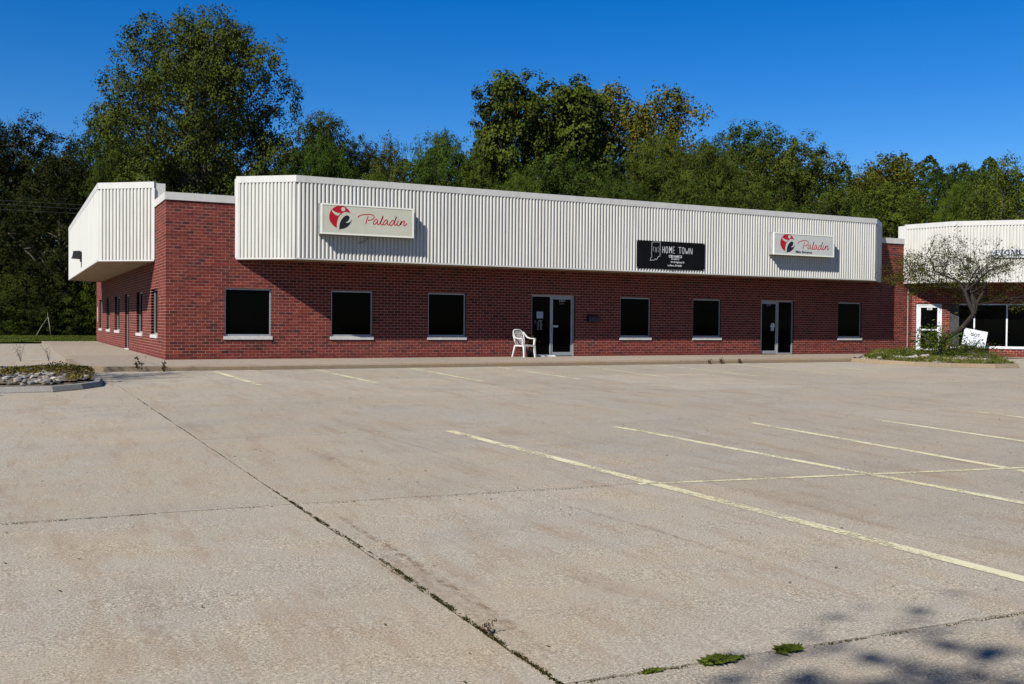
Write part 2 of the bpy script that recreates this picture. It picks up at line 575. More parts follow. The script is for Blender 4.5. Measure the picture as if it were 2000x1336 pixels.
# joints of the concrete lot ----------------------------------------------------
JX = [(-26, 0), (-22.6, 0), (-19.2, 0), (-15.8, 0), (-12.4, 0.0), (-9.0, 0.0), (-5.5, 0.01), (-1.99, 0.0208), (1.70, 0.045), (5.14, 0.02), (8.40, 0.0), (11.75, 0), (15.1, 0), (18.45, 0),
      (21.8, 0), (25.15, 0), (28.5, 0), (31.85, 0), (35.2, 0), (38.6, 0), (42, 0), (46, 0), (50, 0)]
def jx(i, y):
    x0, s = JX[i]
    return x0 + s * (-11.5 - y)
JY = [-56, -50, -44, -38.5, -34.2, -30.2, -25.9, -21.41, -17.1, -12.85, -8.55, None]
def jy(j, x):
    if j == len(JY) - 1:
        return curb_y(x)
    d = max(min(x, 9.0) + 1.85, -4)
    if JY[j] == -21.41:
        q = -0.06 * d - 0.0115 * d * max(d, 0)
        return -21.41 + q - 0.04 * max(x - 9, 0) * 0.3
    if JY[j] == -25.9:
        return -25.9 - 0.055 * (min(x, 9) + 1.6)
    return JY[j] - 0.03 * (min(x, 12) + 1.85)
def curb_y(x):
    if x < -2.55: return 27.0
    return -4.93 - 0.06 * min(x, 21)

lot = empty("parking_lot")
tag(lot, kind='structure')

def build_slabs():
    rg = random.Random(3)
    # a bed of dark dirt shows in the joints
    mb = MB()
    for j in range(len(JY) - 1):
        for i in range(len(JX) - 1):
            pts = []
            for (ii, jj) in ((i, j), (i + 1, j), (i + 1, j + 1), (i, j + 1)):
                y = jy(jj, JX[ii][0]); x = jx(ii, max(y, -30))
                if jj == len(JY) - 1 and JX[ii][0] < -2.55: y = -5.0
                pts.append((x, y, gz(x, y) - 0.009))
            mb.quad(*pts)
    mb.build("joint_filler", M_joint, lot)
    for j in range(len(JY) - 1):
        for i in range(len(JX) - 1):
            c = []
            for (ii, jj) in ((i, j), (i + 1, j), (i + 1, j + 1), (i, j + 1)):
                y = jy(jj, JX[ii][0])
                if jj == len(JY) - 1 and JX[ii][0] < -2.0:
                    y = -4.8
                x = jx(ii, max(y, -30))
                c.append(Vector((x, y)))
            near = (c[2].y > -30 and c[0].y < -12 and c[0].x < 10 and c[1].x > -8)
            gl = 0.012 if JX[i][0] == -1.99 else 0.004
            gr = 0.012 if JX[i + 1][0] == -1.99 else 0.004
            gb = 0.012 if JY[j] in (-25.9,) else (0.013 if JY[j] == -21.41 else 0.004)
            gt = 0.012 if JY[j + 1] in (-25.9,) else (0.013 if JY[j + 1] == -21.41 else 0.004)
            ctr = sum(c, Vector((0, 0))) / 4
            q = [c[0] + Vector((gl / 2, gb / 2)), c[1] + Vector((-gr / 2, gb / 2)), c[2] + Vector((-gr / 2, -gt / 2)), c[3] + Vector((gl / 2, -gt / 2))]
            if near:
                poly = []
                for a in range(4):
                    p0, p1 = q[a], q[(a + 1) % 4]
                    n = max(2, int((p1 - p0).length / 0.09))
                    d = (p1 - p0).normalized(); nn = Vector((-d.y, d.x))
                    wide = (gb, gr, gt, gl)[a] > 0.01
                    lo = 0.0
                    for k in range(n):
                        lo = lo * 0.7 + rg.gauss(0, 0.0022 if wide else 0.0012)
                        jit = (abs(lo) if k else 0) + (rg.random() ** 8) * (0.016 if wide else 0.008)
                        if k == 0: jit = 0.004
                        poly.append(p0 + (p1 - p0) * (k / n) + nn * jit)
            else:
                poly = q
            dz = rg.uniform(-0.0008, 0.0008)
            mb = MB()
            mb.prism([(p.x - ctr.x, p.y - ctr.y) for p in poly], lambda x, y: gz(x + ctr.x, y + ctr.y) - 0.12, lambda x, y: gz(x + ctr.x, y + ctr.y) + dz)
            o = mb.build("slab", M_lot, lot)
            o.location = (ctr.x, ctr.y, 0)
build_slabs()

def ground_ribbon(mb, pts, w, lift=0.004, step=0.6, tones=None, surf=gz):
    P = [Vector(p) for p in pts]
    Q = []
    for a, b in zip(P[:-1], P[1:]):
        n = max(1, int((b - a).length / step))
        Q += [a + (b - a) * (k / n) for k in range(n)]
    Q.append(P[-1])
    N = len(Q)
    prev = None
    for i, p in enumerate(Q):
        d = (Q[min(i + 1, N - 1)] - Q[max(i - 1, 0)]).normalized()
        nn = Vector((-d.y, d.x)) * w / 2
        a, b = p + nn, p - nn
        tn = 1.0 if tones is None else tones(i / max(1, N - 1))
        cur = ((a.x, a.y, surf(a.x, a.y) + lift), (b.x, b.y, surf(b.x, b.y) + lift), tn)
        if prev:
            n0 = len(mb.v)
            mb.v += [prev[0], prev[1], cur[1], cur[0]]
            mb.t += [prev[2], prev[2], cur[2], cur[2]]
            mb.f.append((n0, n0 + 1, n0 + 2, n0 + 3)); mb.mi.append(0)
        prev = cur

def build_lines():
    segs = [((1.349, -17.425), (1.937, -25.9), 0.135), ((3.748, -17.775), (4.225, -23.874), 0.12), ((4.225, -23.874), (4.40, -26.1), 0.12),
            ((5.94, -18.124), (5.853, -22.49), 0.12), ((8.103, -18.419), (8.05, -22.7), 0.12), ((10.719, -18.262), (10.66, -22.8), 0.12), ((13.2, -18.3), (13.2, -22.8), 0.12),
            ((5.85, -22.6), (5.84, -26.6), 0.12), ((8.05, -22.7), (8.05, -26.8), 0.12),
            ((0.407, -5.212), (0.576, -9.41), 0.12), ((2.88, -5.312), (2.991, -9.605), 0.12), ((5.352, -5.363), (5.352, -9.883), 0.095),
            ((7.795, -5.455), (7.77, -9.988), 0.095), ((10.338, -5.62), (10.155, -10.196), 0.09), ((12.823, -5.80), (12.638, -10.394), 0.085),
            ((15.3, -5.95), (15.36, -9.9), 0.085), ((17.4, -6.1), (17.3, -9.9), 0.085),
            ((1.50, -21.74), (6.001, -22.52), 0.075), ((6.0, -22.52), (14.0, -22.9), 0.075)]
    for a, b, w in segs:
        mb = MB()
        ground_ribbon(mb, [a, b], w)
        mb.build("parking_line", M_line, lot)
    mb = MB()      # rust coloured drips and scuffs
    def fade(t): return math.sin(math.pi * min(max(t, 0.02), 0.98)) ** 0.6
    ground_ribbon(mb, [(-1.573, -21.6), (-1.57, -22.1), (-1.575, -22.54), (-1.555, -23.16), (-1.547, -23.83), (-1.541, -24.39), (-1.529, -24.92), (-1.574, -25.6)], 0.055, 0.003, 0.15, fade)
    ground_ribbon(mb, [(-1.60, -21.9), (-1.60, -22.6), (-1.60, -23.4), (-1.58, -24.6), (-1.60, -25.8)], 0.20, 0.0022, 0.15, lambda t: 0.5 * fade(t))
    ground_ribbon(mb, [(0.317, -22.12), (0.385, -22.67), (0.496, -23.33), (0.553, -24.0), (0.6, -24.6)], 0.05, 0.003, 0.15, lambda t: 0.8 * fade(t))
    ground_ribbon(mb, [(0.9, -23.9), (0.95, -24.6), (1.0, -25.4)], 0.09, 0.003, 0.15, lambda t: 0.5 * fade(t))
    ground_ribbon(mb, [(-0.75, -24.0), (-0.7, -24.6), (-0.66, -25.3)], 0.10, 0.003, 0.15, lambda t: 0.45 * fade(t))
    ground_ribbon(mb, [(0.2, -16.0), (0.35, -17.5), (0.45, -19.0), (0.5, -20.6)], 0.08, 0.003, 0.2, lambda t: 0.6 * fade(t))
    ground_ribbon(mb, [(-0.9, -17.8), (-0.8, -19.3), (-0.75, -20.4)], 0.12, 0.003, 0.2, lambda t: 0.5 * fade(t))
    ground_ribbon(mb, [(-3.35, -23.0), (-3.25, -23.7), (-3.3, -24.4), (-3.2, -24.9)], 0.16, 0.003, 0.2, lambda t: 0.4 * fade(t))
    tag(mb.build("rust_stain", M_rust, lot, tone=True), kind='stuff')
    mb = MB()
    arc = [(3.0, -11.4), (6.0, -12.1), (8.2, -13.0), (9.2, -14.2), (9.0, -15.4), (8.0, -16.0), (6.8, -16.2)]
    ground_ribbon(mb, arc, 0.14, 0.003, 0.3, fade)
    arc = [(4.0, -10.4), (7.5, -11.2), (10.5, -12.4), (13.5, -12.9), (18, -13.0)]
    ground_ribbon(mb, arc, 0.16, 0.003, 0.3, lambda t: 0.8 * fade(t))
    ground_ribbon(mb, [(-3.6, -12.4), (0, -12.4), (4, -12.9), (8, -13.5)], 0.14, 0.003, 0.4, lambda t: 0.7 * fade(t))
    ground_ribbon(mb, [(-4.5, -13.4), (-1, -13.2), (3, -13.6)], 0.15, 0.003, 0.4, lambda t: 0.6 * fade(t))
    tag(mb.build("tyre_mark", M_tyre, lot, tone=True), kind='stuff')
build_lines()

# paved lot beside the building, with white stall lines
side_lot = MB()
side_lot.prism([(-40, -4.8), (-2.56, -4.8), (-2.56, 24.6), (-40, 24.6)], -0.3, lambda x, y: gz(max(x, -6), -4.0) - 0.03)
tag(side_lot.build("side_lot_pavement", M_lot), kind='structure')
M_whiteline = simple("white_line_paint", (0.36, 0.355, 0.33), 0.85, 0.2, var=0.2, scale=3)
for k in range(9):
    mb = MB()
    y = -1.6 + k * 2.75
    ground_ribbon(mb, [(-8.2, y), (-2.75, y)], 0.10, 0.004, 1.0, surf=lambda x, yy: gz(max(x, -6), -4.0) - 0.03)
    tag(mb.build("side_lot_line", M_whiteline), kind='structure')

# sidewalk with curb ------------------------------------------------------------
def walk_z(x, y):
    t = min(max(-y / 5.1, 0), 1.2)
    return 0.001 * max(x, 0) + t * (0.03 + 0.0033 * max(x, 0))
walk = empty("sidewalk")
tag(walk, kind='structure')
def build_walk():
    cw = 0.16
    xs = [-0.6] + [2.2 + 3.0 * k for k in range(7)]
    for a, b in zip(xs[:-1], xs[1:]):
        g = 0.004
        mb = MB()
        poly = [(a + g, curb_y(a) + cw + 0.003), (b - g, curb_y(b) + cw + 0.003), (b - g, 0.0), (a + g, 0.0)]
        mb.prism(poly, -0.3, walk_z)
        mb.build("slab", M_walk, walk)
        m2 = MB()                                             # curb with a rolled top edge
        n = 4
        for k in range(n):
            xa, xb = a + g / 2 + (b - a - g) * k / n, a + g / 2 + (b - a - g) * (k + 1) / n
            prof = [(0.0, -0.35), (0.0, 0.085), (0.02, 0.105), (0.05, None), (cw, None)]
            ring = []
            for x in (xa, xb):
                yc = curb_y(x)
                top = walk_z(x, yc) + 0.001
                gzv = gz(x, yc)
                rr = []
                for d, hh in prof:
                    zz = top if hh is None else (gzv + hh if hh < 0.1 else top - 0.012)
                    rr.append((x, yc + d, zz))
                rr.append((x, yc + cw, -0.35))
                ring.append(rr)
            m = len(ring[0])
            m2._add(ring[0] + ring[1], [(i, m + i, m + i + 1, i + 1) for i in range(m - 1)] + [tuple(range(m)), tuple(range(2 * m - 1, m - 1, -1))])
        m2.build("curb", M_curb, walk)
    # corner piece and the walk along the side wall
    mb = MB()
    mb.prism([(-2.40, -4.0), (-2.28, -4.35), (-1.9, -4.62), (-1.3, -4.72), (-0.604, -4.735), (-0.604, 0.0), (-0.604, 1.0), (-2.40, 1.0)], -0.3, lambda x, y: walk_z(x, y))
    mb.build("slab", M_walk, walk)
    mb = MB()
    mb.prism([(-0.6, 0.003), (-0.004, 0.003), (-0.004, 1.0), (-0.6, 1.0)], -0.3, lambda x, y: -0.001)
    mb.build("slab", M_walk, walk)
    ys = [1.006 + 3.07 * k for k in range(9)]
    for a, b in zip(ys[:-1], ys[1:]):
        mb = MB()
        mb.prism([(-2.40, a), (-0.004, a), (-0.004, b - 0.007), (-2.40, b - 0.007)], -0.3, lambda x, y: 0.0)
        mb.build("slab", M_walk, walk)
        mb = MB()
        mb.prism([(-2.56, a), (-2.405, a), (-2.405, b - 0.004), (-2.56, b - 0.004)], -0.3, lambda x, y: 0.004)
        mb.build("curb", M_walk, walk)
    mb = MB()
    pth = [(-2.56, 1.0), (-2.56, -4.02), (-2.42, -4.46), (-2.0, -4.76), (-1.3, -4.875), (-0.606, -4.895)]
    inn = [(-0.606, -4.74), (-1.3, -4.725), (-1.9, -4.625), (-2.285, -4.355), (-2.405, -4.0), (-2.405, 1.0)]
    mb.prism(pth + inn, -0.35, lambda x, y: walk_z(x, y) + 0.003)
    mb.build("curb", M_curb, walk)
build_walk()

# lawn -----------------------------------------------------------------------------
def build_lawn():
    mb = MB()
    rg = random.Random(5)
    nx, ny = 30, 12
    P = {}
    for j in range(ny + 1):
        for i in range(nx + 1):
            x = -45 + 52 * i / nx; y = 24.6 + 24 * j / ny
            mb.v.append((x, y, -0.03 + 0.0015 * (y - 24.6) + rg.uniform(-0.02, 0.03))); mb.t.append(.5)
            P[i, j] = len(mb.v) - 1
    for j in range(ny):
        for i in range(nx):
            mb.f.append((P[i, j], P[i + 1, j], P[i + 1, j + 1], P[i, j + 1])); mb.mi.append(0)
    tag(mb.build("lawn", M_lawn, smooth=True), kind='structure')
build_lawn()

# ------------------------------------------------------------------ leaf clouds
def leaf_mesh(name, C, N, size, aspect, tone, mat, rg, fold=0.25):
    """two-triangle leaves at centres C with normals N"""
    n = len(C)
    N = N / np.maximum(np.linalg.norm(N, axis=1, keepdims=True), 1e-6)
    a = rg.normal(size=(n, 3))
    T = a - N * (a * N).sum(1, keepdims=True)
    T /= np.maximum(np.linalg.norm(T, axis=1, keepdims=True), 1e-6)
    B = np.cross(N, T)
    s = np.asarray(size).reshape(-1, 1) * np.ones((n, 1))
    w = s * np.asarray(aspect)
    v = np.empty((n, 4, 3))
    v[:, 0] = C - T * s * 0.5
    v[:, 1] = C + B * w * 0.5 + N * w * fold
    v[:, 2] = C + T * s * 0.5
    v[:, 3] = C - B * w * 0.5 + N * w * fold
    me = bpy.data.meshes.new(name)
    me.vertices.add(4 * n)
    me.vertices.foreach_set('co', v.astype(np.float32).ravel())
    b = np.arange(n)[:, None] * 4
    idx = (b + np.array([[0, 1, 2, 0, 2, 3]])).ravel()
    me.loops.add(6 * n)
    me.loops.foreach_set('vertex_index', idx.astype(np.int32))
    me.polygons.add(2 * n)
    me.polygons.foreach_set('loop_start', np.arange(0, 6 * n, 3, dtype=np.int32))
    me.polygons.foreach_set('loop_total', np.full(2 * n, 3, np.int32))
    at = me.attributes.new("tone", 'FLOAT', 'POINT')
    at.data.foreach_set('value', np.repeat(np.clip(tone, 0, 1), 4).astype(np.float32))
    me.materials.append(mat)
    me.update(calc_edges=True)
    return me

def blades_mesh(name, pts, h, w, rg, tone, mat, lean=0.5):
    """upright grass blades: one bent triangle pair each"""
    n = len(pts)
    a = rg.uniform(0, 2 * np.pi, n)
    d = np.stack([np.cos(a), np.sin(a), np.zeros(n)], 1)
    pr = np.stack([-np.sin(a), np.cos(a), np.zeros(n)], 1)
    h = h * rg.uniform(0.5, 1.3, n)[:, None]
    upv = np.array([[0, 0, 1.0]])
    ln = rg.uniform(0, lean, n)[:, None]
    v = np.empty((n, 4, 3))
    v[:, 0] = pts - pr * w / 2
    v[:, 1] = pts + pr * w / 2
    mid = pts + upv * h * 0.6 + d * h * ln * 0.3
    v[:, 2] = mid + pr * w * 0.4
    v[:, 3] = pts + upv * h * (1 - 0.3 * ln) + d * h * ln
    me = bpy.data.meshes.new(name)
    me.vertices.add(4 * n)
    me.vertices.foreach_set('co', v.astype(np.float32).ravel())
    b = np.arange(n)[:, None] * 4
    idx = (b + np.array([[0, 1, 2, 0, 2, 3]])).ravel()
    me.loops.add(6 * n); me.loops.foreach_set('vertex_index', idx.astype(np.int32))
    me.polygons.add(2 * n)
    me.polygons.foreach_set('loop_start', np.arange(0, 6 * n, 3, dtype=np.int32))
    me.polygons.foreach_set('loop_total', np.full(2 * n, 3, np.int32))
    at = me.attributes.new("tone", 'FLOAT', 'POINT')
    at.data.foreach_set('value', np.repeat(np.clip(tone, 0, 1), 4).astype(np.float32))
    me.materials.append(mat)
    me.update(calc_edges=True)
    return me

def prof_round(t):   # crown radius by height fraction 0..1
    return max(0.0, math.sin(math.pi * min(1, max(0, t)) ** 0.85)) ** 0.6
def prof_mush(t):
    return (0.55 + 0.45 * min(1, t / 0.55)) * (max(0, 1 - t ** 7) ** 0.5)
def prof_egg(t):
    return (0.70 + 0.30 * min(1, t / 0.4)) * (max(0, 1 - t ** 4) ** 0.55)
def prof_tall(t):
    return (min(1, t / 0.3 + .15) ** 0.7) * (max(0, 1 - t ** 2.2) ** 0.5)
def prof_dome(t):
    return (0.72 + 0.28 * min(1, t / 0.45)) * (max(0, 1 - t ** 3.2) ** 0.55)

def make_tree_meshes(name, seed, H, R0, base, profile, nclump, csize, nsub, nleaf, lsize, aspect=0.62, mat=None, bark=None,
                     trunk_r=0.3, droop=0.0, flat=0.8, sub_sigma=0.18, outer=0.62, warm=0.03, lumpy=0.25, shell=(0.72, 0.30), nrand=0.42):
    rg = np.random.default_rng(seed)
    pr = random.Random(seed)
    tb = MB()
    # trunk line
    lean = (pr.uniform(-.04, .04), pr.uniform(-.04, .04))
    def axis(t):
        return Vector((lean[0] * H * t + 0.03 * H * math.sin(3.1 * t + seed), lean[1] * H * t + 0.03 * H * math.cos(2.7 * t + seed * 2) - 0.03 * H * math.cos(seed * 2), H * t))
    top = 0.86
    n = 10
    tb.tube([axis(top * i / n) for i in range(n + 1)], [trunk_r * (1.25 if i == 0 else 1) * (1 - 0.93 * i / n) + 0.02 for i in range(n + 1)], 8)
    clumps = []
    ph = rg.uniform(0, 6.28, 6)
    for k in range(nclump):
        t = ((k + pr.random()) / nclump)
        z = base + (1 - base) * t
        a = k * 2.39996 + pr.uniform(-.5, .5)
        rr = R0 * profile(t) * (1 + lumpy * math.sin(2 * a + ph[0] + 4 * t) * 0.6 + lumpy * math.sin(3 * a + ph[1] - 7 * t) * 0.5)
        f = outer + (1 - outer) * pr.random() if pr.random() < 0.8 else pr.uniform(0.1, outer)
        cs = csize * pr.uniform(0.65, 1.25)
        ax = axis(min(z, 0.98))
        c = Vector((ax.x + math.cos(a) * rr * f, ax.y + math.sin(a) * rr * f, z * H))
        clumps.append((c, cs, t))
    for c, cs, t in clumps:
        dxy = math.hypot(c.x - axis(0).x, c.y)
        zt = max(0.12, min(top, (c.z - dxy * pr.uniform(0.5, 0.95)) / H))
        p0 = axis(zt)
        mid = p0.lerp(c, 0.5) + Vector((pr.uniform(-.2, .2), pr.uniform(-.2, .2), -0.04 * H * pr.random() + 0.02 * H))
        r_ = max(0.02, trunk_r * 0.36 * (1 - zt * 0.75))
        tb.tube([p0, p0.lerp(mid, .5) + Vector((0, 0, .06)), mid, mid.lerp(c, .6), c], [r_, r_ * .8, r_ * .6, r_ * .4, r_ * .15], 5, cap=False)
        for q in range(3):
            e = c + Vector((pr.gauss(0, 1), pr.gauss(0, 1), pr.gauss(0.2, .7))).normalized() * cs * 0.9
            s_ = mid.lerp(c, pr.uniform(0.4, 1))
            tb.tube([s_, s_.lerp(e, .5) + Vector((0, 0, .05)), e], [r_ * .25, r_ * .16, 0.008], 4, cap=False)
    cen = np.array([c for c, _, _ in clumps], float); cs = np.array([s for _, s, _ in clumps]); ct = np.array([t for _, _, t in clumps])
    # sub clusters on the shell of each clump
    m = nclump * nsub
    ci = np.repeat(np.arange(nclump), nsub)
    d = rg.normal(size=(m, 3)); d /= np.linalg.norm(d, axis=1, keepdims=True)
    d[:, 2] *= flat
    rad = cs[ci] * (shell[0] + shell[1] * rg.random(m))
    sub = cen[ci] + d * rad[:, None]
    sub[:, 2] -= droop * np.abs(rg.normal(size=m)) * cs[ci]
    ctone = rg.normal(0.45, 0.14, nclump)[ci] + rg.normal(0, 0.08, m)
    nl = m * nleaf
    si = np.repeat(np.arange(m), nleaf)
    off = rg.normal(size=(nl, 3)) * sub_sigma * np.array([1, 1, 0.8])
    if droop > 0:
        off[:, 2] -= droop * np.abs(rg.normal(size=nl)) * 0.5
    C = sub[si] + off
    N = rg.normal(size=(nl, 3)) * nrand + d[si] * 1.0 + off / max(sub_sigma, .01) * 0.30 + np.array([0, 0, 0.40])
    if droop > 0:
        N[:, 2] *= 0.5
    tone = ctone[si] + rg.normal(0, 0.08, nl)
    tone = np.clip(tone, 0, 0.93)
    tone[rg.random(nl) < warm] = 1.0
    crown = leaf_mesh(name + "_crown", C, N, lsize * rg.uniform(0.6, 1.25, nl), aspect, tone, mat or M_leaf, rg)
    hk = float(np.percentile(C[:, 2], 99.7)); rk = float(np.percentile(np.hypot(C[:, 0], C[:, 1]), 95))
    return tb.mesh(name + "_trunk", bark or M_bark, smooth=True), crown, hk, rk

def put_tree(name, meshes, loc, scale, rz, tint, label, cat='tree', group=None, sz=None):
    e = empty(name, loc, rz)
    e.scale = (scale, scale, sz or scale)
    t = link("trunk", meshes[0], e)
    c = link("crown", meshes[1], e)
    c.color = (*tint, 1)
    tag(e, label, cat, group)
    return e

# ------------------------------------------------------------------ shared building parts
def build_window(mapf, parent, s0, s1, z0, z1, depth, sill=True, fw_=0.045):
    """aluminium frame, dark pane and stone sill"""
    f = MB(mapf)
    d0, d1 = depth, depth + 0.05
    f.box(s0, s0 + fw_, d0, d1, z0, z1); f.box(s1 - fw_, s1, d0, d1, z0, z1)
    f.box(s0 + fw_, s1 - fw_, d0, d1, z1 - fw_, z1); f.box(s0 + fw_, s1 - fw_, d0, d1, z0, z0 + fw_ * 1.1)
    w = f.build("window", M_alu, parent, recalc=True)
    p = MB(mapf)
    p.box(s0 + fw_ + 0.001, s1 - fw_ - 0.001, d0 + 0.022, d0 + 0.030, z0 + fw_ * 1.1 + 0.001, z1 - fw_ - 0.001)
    p.build("pane", M_glass, w, recalc=True)
    if sill:
        q = MB(mapf)
        q.hexa([(s0 - 0.03, -0.035, z0 - 0.105), (s1 + 0.03, -0.035, z0 - 0.105), (s1 + 0.03, depth + 0.06, z0 - 0.105), (s0 - 0.03, depth + 0.06, z0 - 0.105),
                (s0 - 0.03, -0.035, z0 - 0.012), (s1 + 0.03, -0.035, z0 - 0.012), (s1 + 0.03, depth + 0.06, z0 - 0.002), (s0 - 0.03, depth + 0.06, z0 - 0.002)])
        q.build("sill", M_sill, w, recalc=True)
    return w

def corrugated(mb, a, b, z0, z1, pitch=0.1175, h=0.040, thick=0.002):
    """ribbed metal sheet from plan point a to b; ribs stand out to the right of a->b"""
    a, b = Vector(a), Vector(b)
    L = (b - a).length
    d = (b - a) / L
    nrm = Vector((d.y, -d.x))
    prof = [(0.0, 0.0), (0.016, 0.0)] + [(0.064 - 0.046 * math.cos(q), math.sin(q) ** 0.8) for q in (0.30, 0.62, 0.95, 1.25, 1.57, 1.89, 2.19, 2.52, 2.84)] + [(0.112, 0.0)]
    pts = []
    n = max(1, round(L / pitch))
    pw = L / n
    for k in range(n):
        for s, hh in prof:
            pts.append(a + d * (k * pw + s / 0.1175 * pw) + nrm * hh * h)
    pts.append(b.copy())
    m = len(pts)
    vs = [(p.x, p.y, z0) for p in pts] + [(p.x, p.y, z1) for p in pts]
    mb._add(vs, [(i, i + 1, m + i + 1, m + i) for i in range(m - 1)])

# ------------------------------------------------------------------ main building
ZB, ZT, ZW = 2.933, 5.337, 4.58
WINS = [(1.637, 2.998), (4.818, 6.150), (8.003, 9.321), (15.276, 16.567), (18.437, 19.711), (25.552, 26.809)]
DOORS = [(11.752, 13.441), (21.619, 23.254)]
SWINS = [(1.77, 3.30), (5.62, 7.33), (13.45, 15.45), (17.74, 19.48), (22.08, 23.71)]
SDOOR = (9.885, 11.30)
ZS0, ZS1 = 0.68, 2.08
XE, YE = 29.64, 25.52

bld = empty("brick_building")
tag(bld, "long low red brick commercial building with white ribbed metal fascia and dark windows", "building")

def front(s, d, z): return (s, d, z)
def side(s, d, z): return (d, s, z)

def brick_walls():
    fh = [(a, b, ZS0 - 0.107, ZS1) for a, b in WINS] + [(a, b, -1, ZS1 + 0.01) for a, b in DOORS]
    sh = [(a, b, ZS0 - 0.107, ZS1) for a, b in SWINS] + [(SDOOR[0], SDOOR[1], -1, ZS1)]
    for mapf, s0, s1, holes in ((front, 0.0035, XE + 0.4, fh), (side, 0.305, YE, sh)):
        mb = MB(mapf)
        for a, b, c, d in subtract([(s0, s1, -0.3, ZW)], holes):
            mb.box(a, b, 0.0035, 0.30, c, d)
        mb.build("wall", M_mortar, bld, recalc=True)
    # far, rear and right walls
    mb = MB()
    mb.box(0.0035, 0.10, 0.3005, 0.3045, -0.3, ZW - 0.002)
    mb.build("wall", M_mortar, bld)
    mb = MB(); mb.box(0.3, XE + 20, YE - 0.25, YE, -0.3, ZW); mb.build("wall", M_mortar, bld)
    mb = MB(); mb.box(XE + 19.7, XE + 20, 0.3, YE - 0.25, -0.3, ZW); mb.build("wall", M_mortar, bld)
    fr = brick_rects(0.0, XE, -0.02, ZW, fh, 1)
    sd = brick_rects(-0.0 + 0.105, YE, -0.02, ZW, sh, 2, shift=BL / 2)
    # the nearest full bricks are single pieces
    def dist(r):
        return math.dist(((r[0] + r[1]) / 2, 0, (r[2] + r[3]) / 2), (-3.95, -29.84, 1.15))
    full = [r for r in fr if r[1] - r[0] > BL * 0.8 and r[3] - r[2] > 0.07 and not (r[2] > ZB - 0.1 and r[1] > 1.95)]
    full.sort(key=dist)
    single = set(full[:300])
    mb = MB(front)
    for r in fr:
        if r not in single:
            mb.box(r[0], r[1], r[5], 0.11, r[2], r[3], r[4])
    mb.map = side
    for r in sd:
        mb.box(r[0], r[1], r[5], 0.105, r[2], r[3], r[4])
    tag(mb.build("brickwork", M_brick, bld, tone=True, recalc=True), kind='stuff')
    variants = []
    w, h = BL - JT, COURSE - JT
    for k in range(14):
        mb = MB()
        mb.box(-w / 2, w / 2, 0, 0.11, -h / 2, h / 2, k / 13)
        variants.append(mb.mesh("brick", M_brick, tone=True))
    for r in full[:300]:
        k = min(13, int(r[4] * 14))
        o = link("brick", variants[k], bld, ((r[0] + r[1]) / 2, r[5], (r[2] + r[3]) / 2))
        o.scale = ((r[1] - r[0]) / w, 1, (r[3] - r[2]) / h)
brick_walls()

for a, b in WINS: build_window(front, bld, a, b, ZS0, ZS1, 0.055)
for a, b in SWINS: build_window(side, bld, a, b, ZS0, ZS1, 0.10)

def entrance(mapf, parent, s0, s1, zt, zb, leaf_left, depth=0.07, mat=M_alu):
    """storefront frame with one glazed leaf and one sidelight"""
    w = 0.05
    mid = s0 + (0.545 if leaf_left else 0.455) * (s1 - s0)
    f = MB(mapf)
    d0, d1 = depth, depth + 0.10
    f.box(s0, s0 + w, d0, d1, zb, zt); f.box(s1 - w, s1, d0, d1, zb, zt); f.box(s0 + w, s1 - w, d0, d1, zt - w, zt)
    f.box(mid - w / 2, mid + w / 2, d0, d1, zb, zt - w)
    la, lb = (s0 + w + 0.004, mid - w / 2 - 0.004) if leaf_left else (mid + w / 2 + 0.004, s1 - w - 0.004)
    ga, gb = (mid + w / 2, s1 - w) if leaf_left else (s0 + w, mid - w / 2)
    f.box(ga, gb, d0, d1, zb, zb + 0.06)
    door = f.build("entrance", mat, parent, recalc=True)
    l = MB(mapf)
    st = 0.065
    l.box(la, la + st, d0 + .02, d0 + .065, zb + .02, zt - w - .005); l.box(lb - st, lb, d0 + .02, d0 + .065, zb + .02, zt - w - .005)
    l.box(la + st, lb - st, d0 + .02, d0 + .065, zb + .02, zb + .14); l.box(la + st, lb - st, d0 + .02, d0 + .065, zt - w - .08, zt - w - .005)
    l.box(la + st, lb - st, d0 + .045, d0 + .06, zb + 0.93, zb + 0.955)
    l.build("door_leaf", mat, door, recalc=True)
    p = MB(mapf)
    p.box(la + st + .001, lb - st - .001, d0 + .036, d0 + .042, zb + .141, zt - w - .081)
    p.build("pane", M_glass, door, recalc=True)
    p = MB(mapf)
    p.box(ga + .001, gb - .001, d0 + .036, d0 + .042, zb + .061, zt - w - .001)
    p.build("pane", M_glass, door, recalc=True)
    hx = lb - st / 2 if leaf_left else la + st / 2
    h = MB(mapf)
    h.tube([(hx, d0 + .02, zb + .80), (hx, d0 - .03, zb + .80), (hx, d0 - .03, zb + 1.06), (hx, d0 + .02, zb + 1.06)], 0.014, 6)
    h.box(hx - .018, hx + .018, d0 + .012, d0 + .02, zb + 1.13, zb + 1.17)
    h.build("handle", mat, door)
    return door, la + st, lb - st, ga, gb

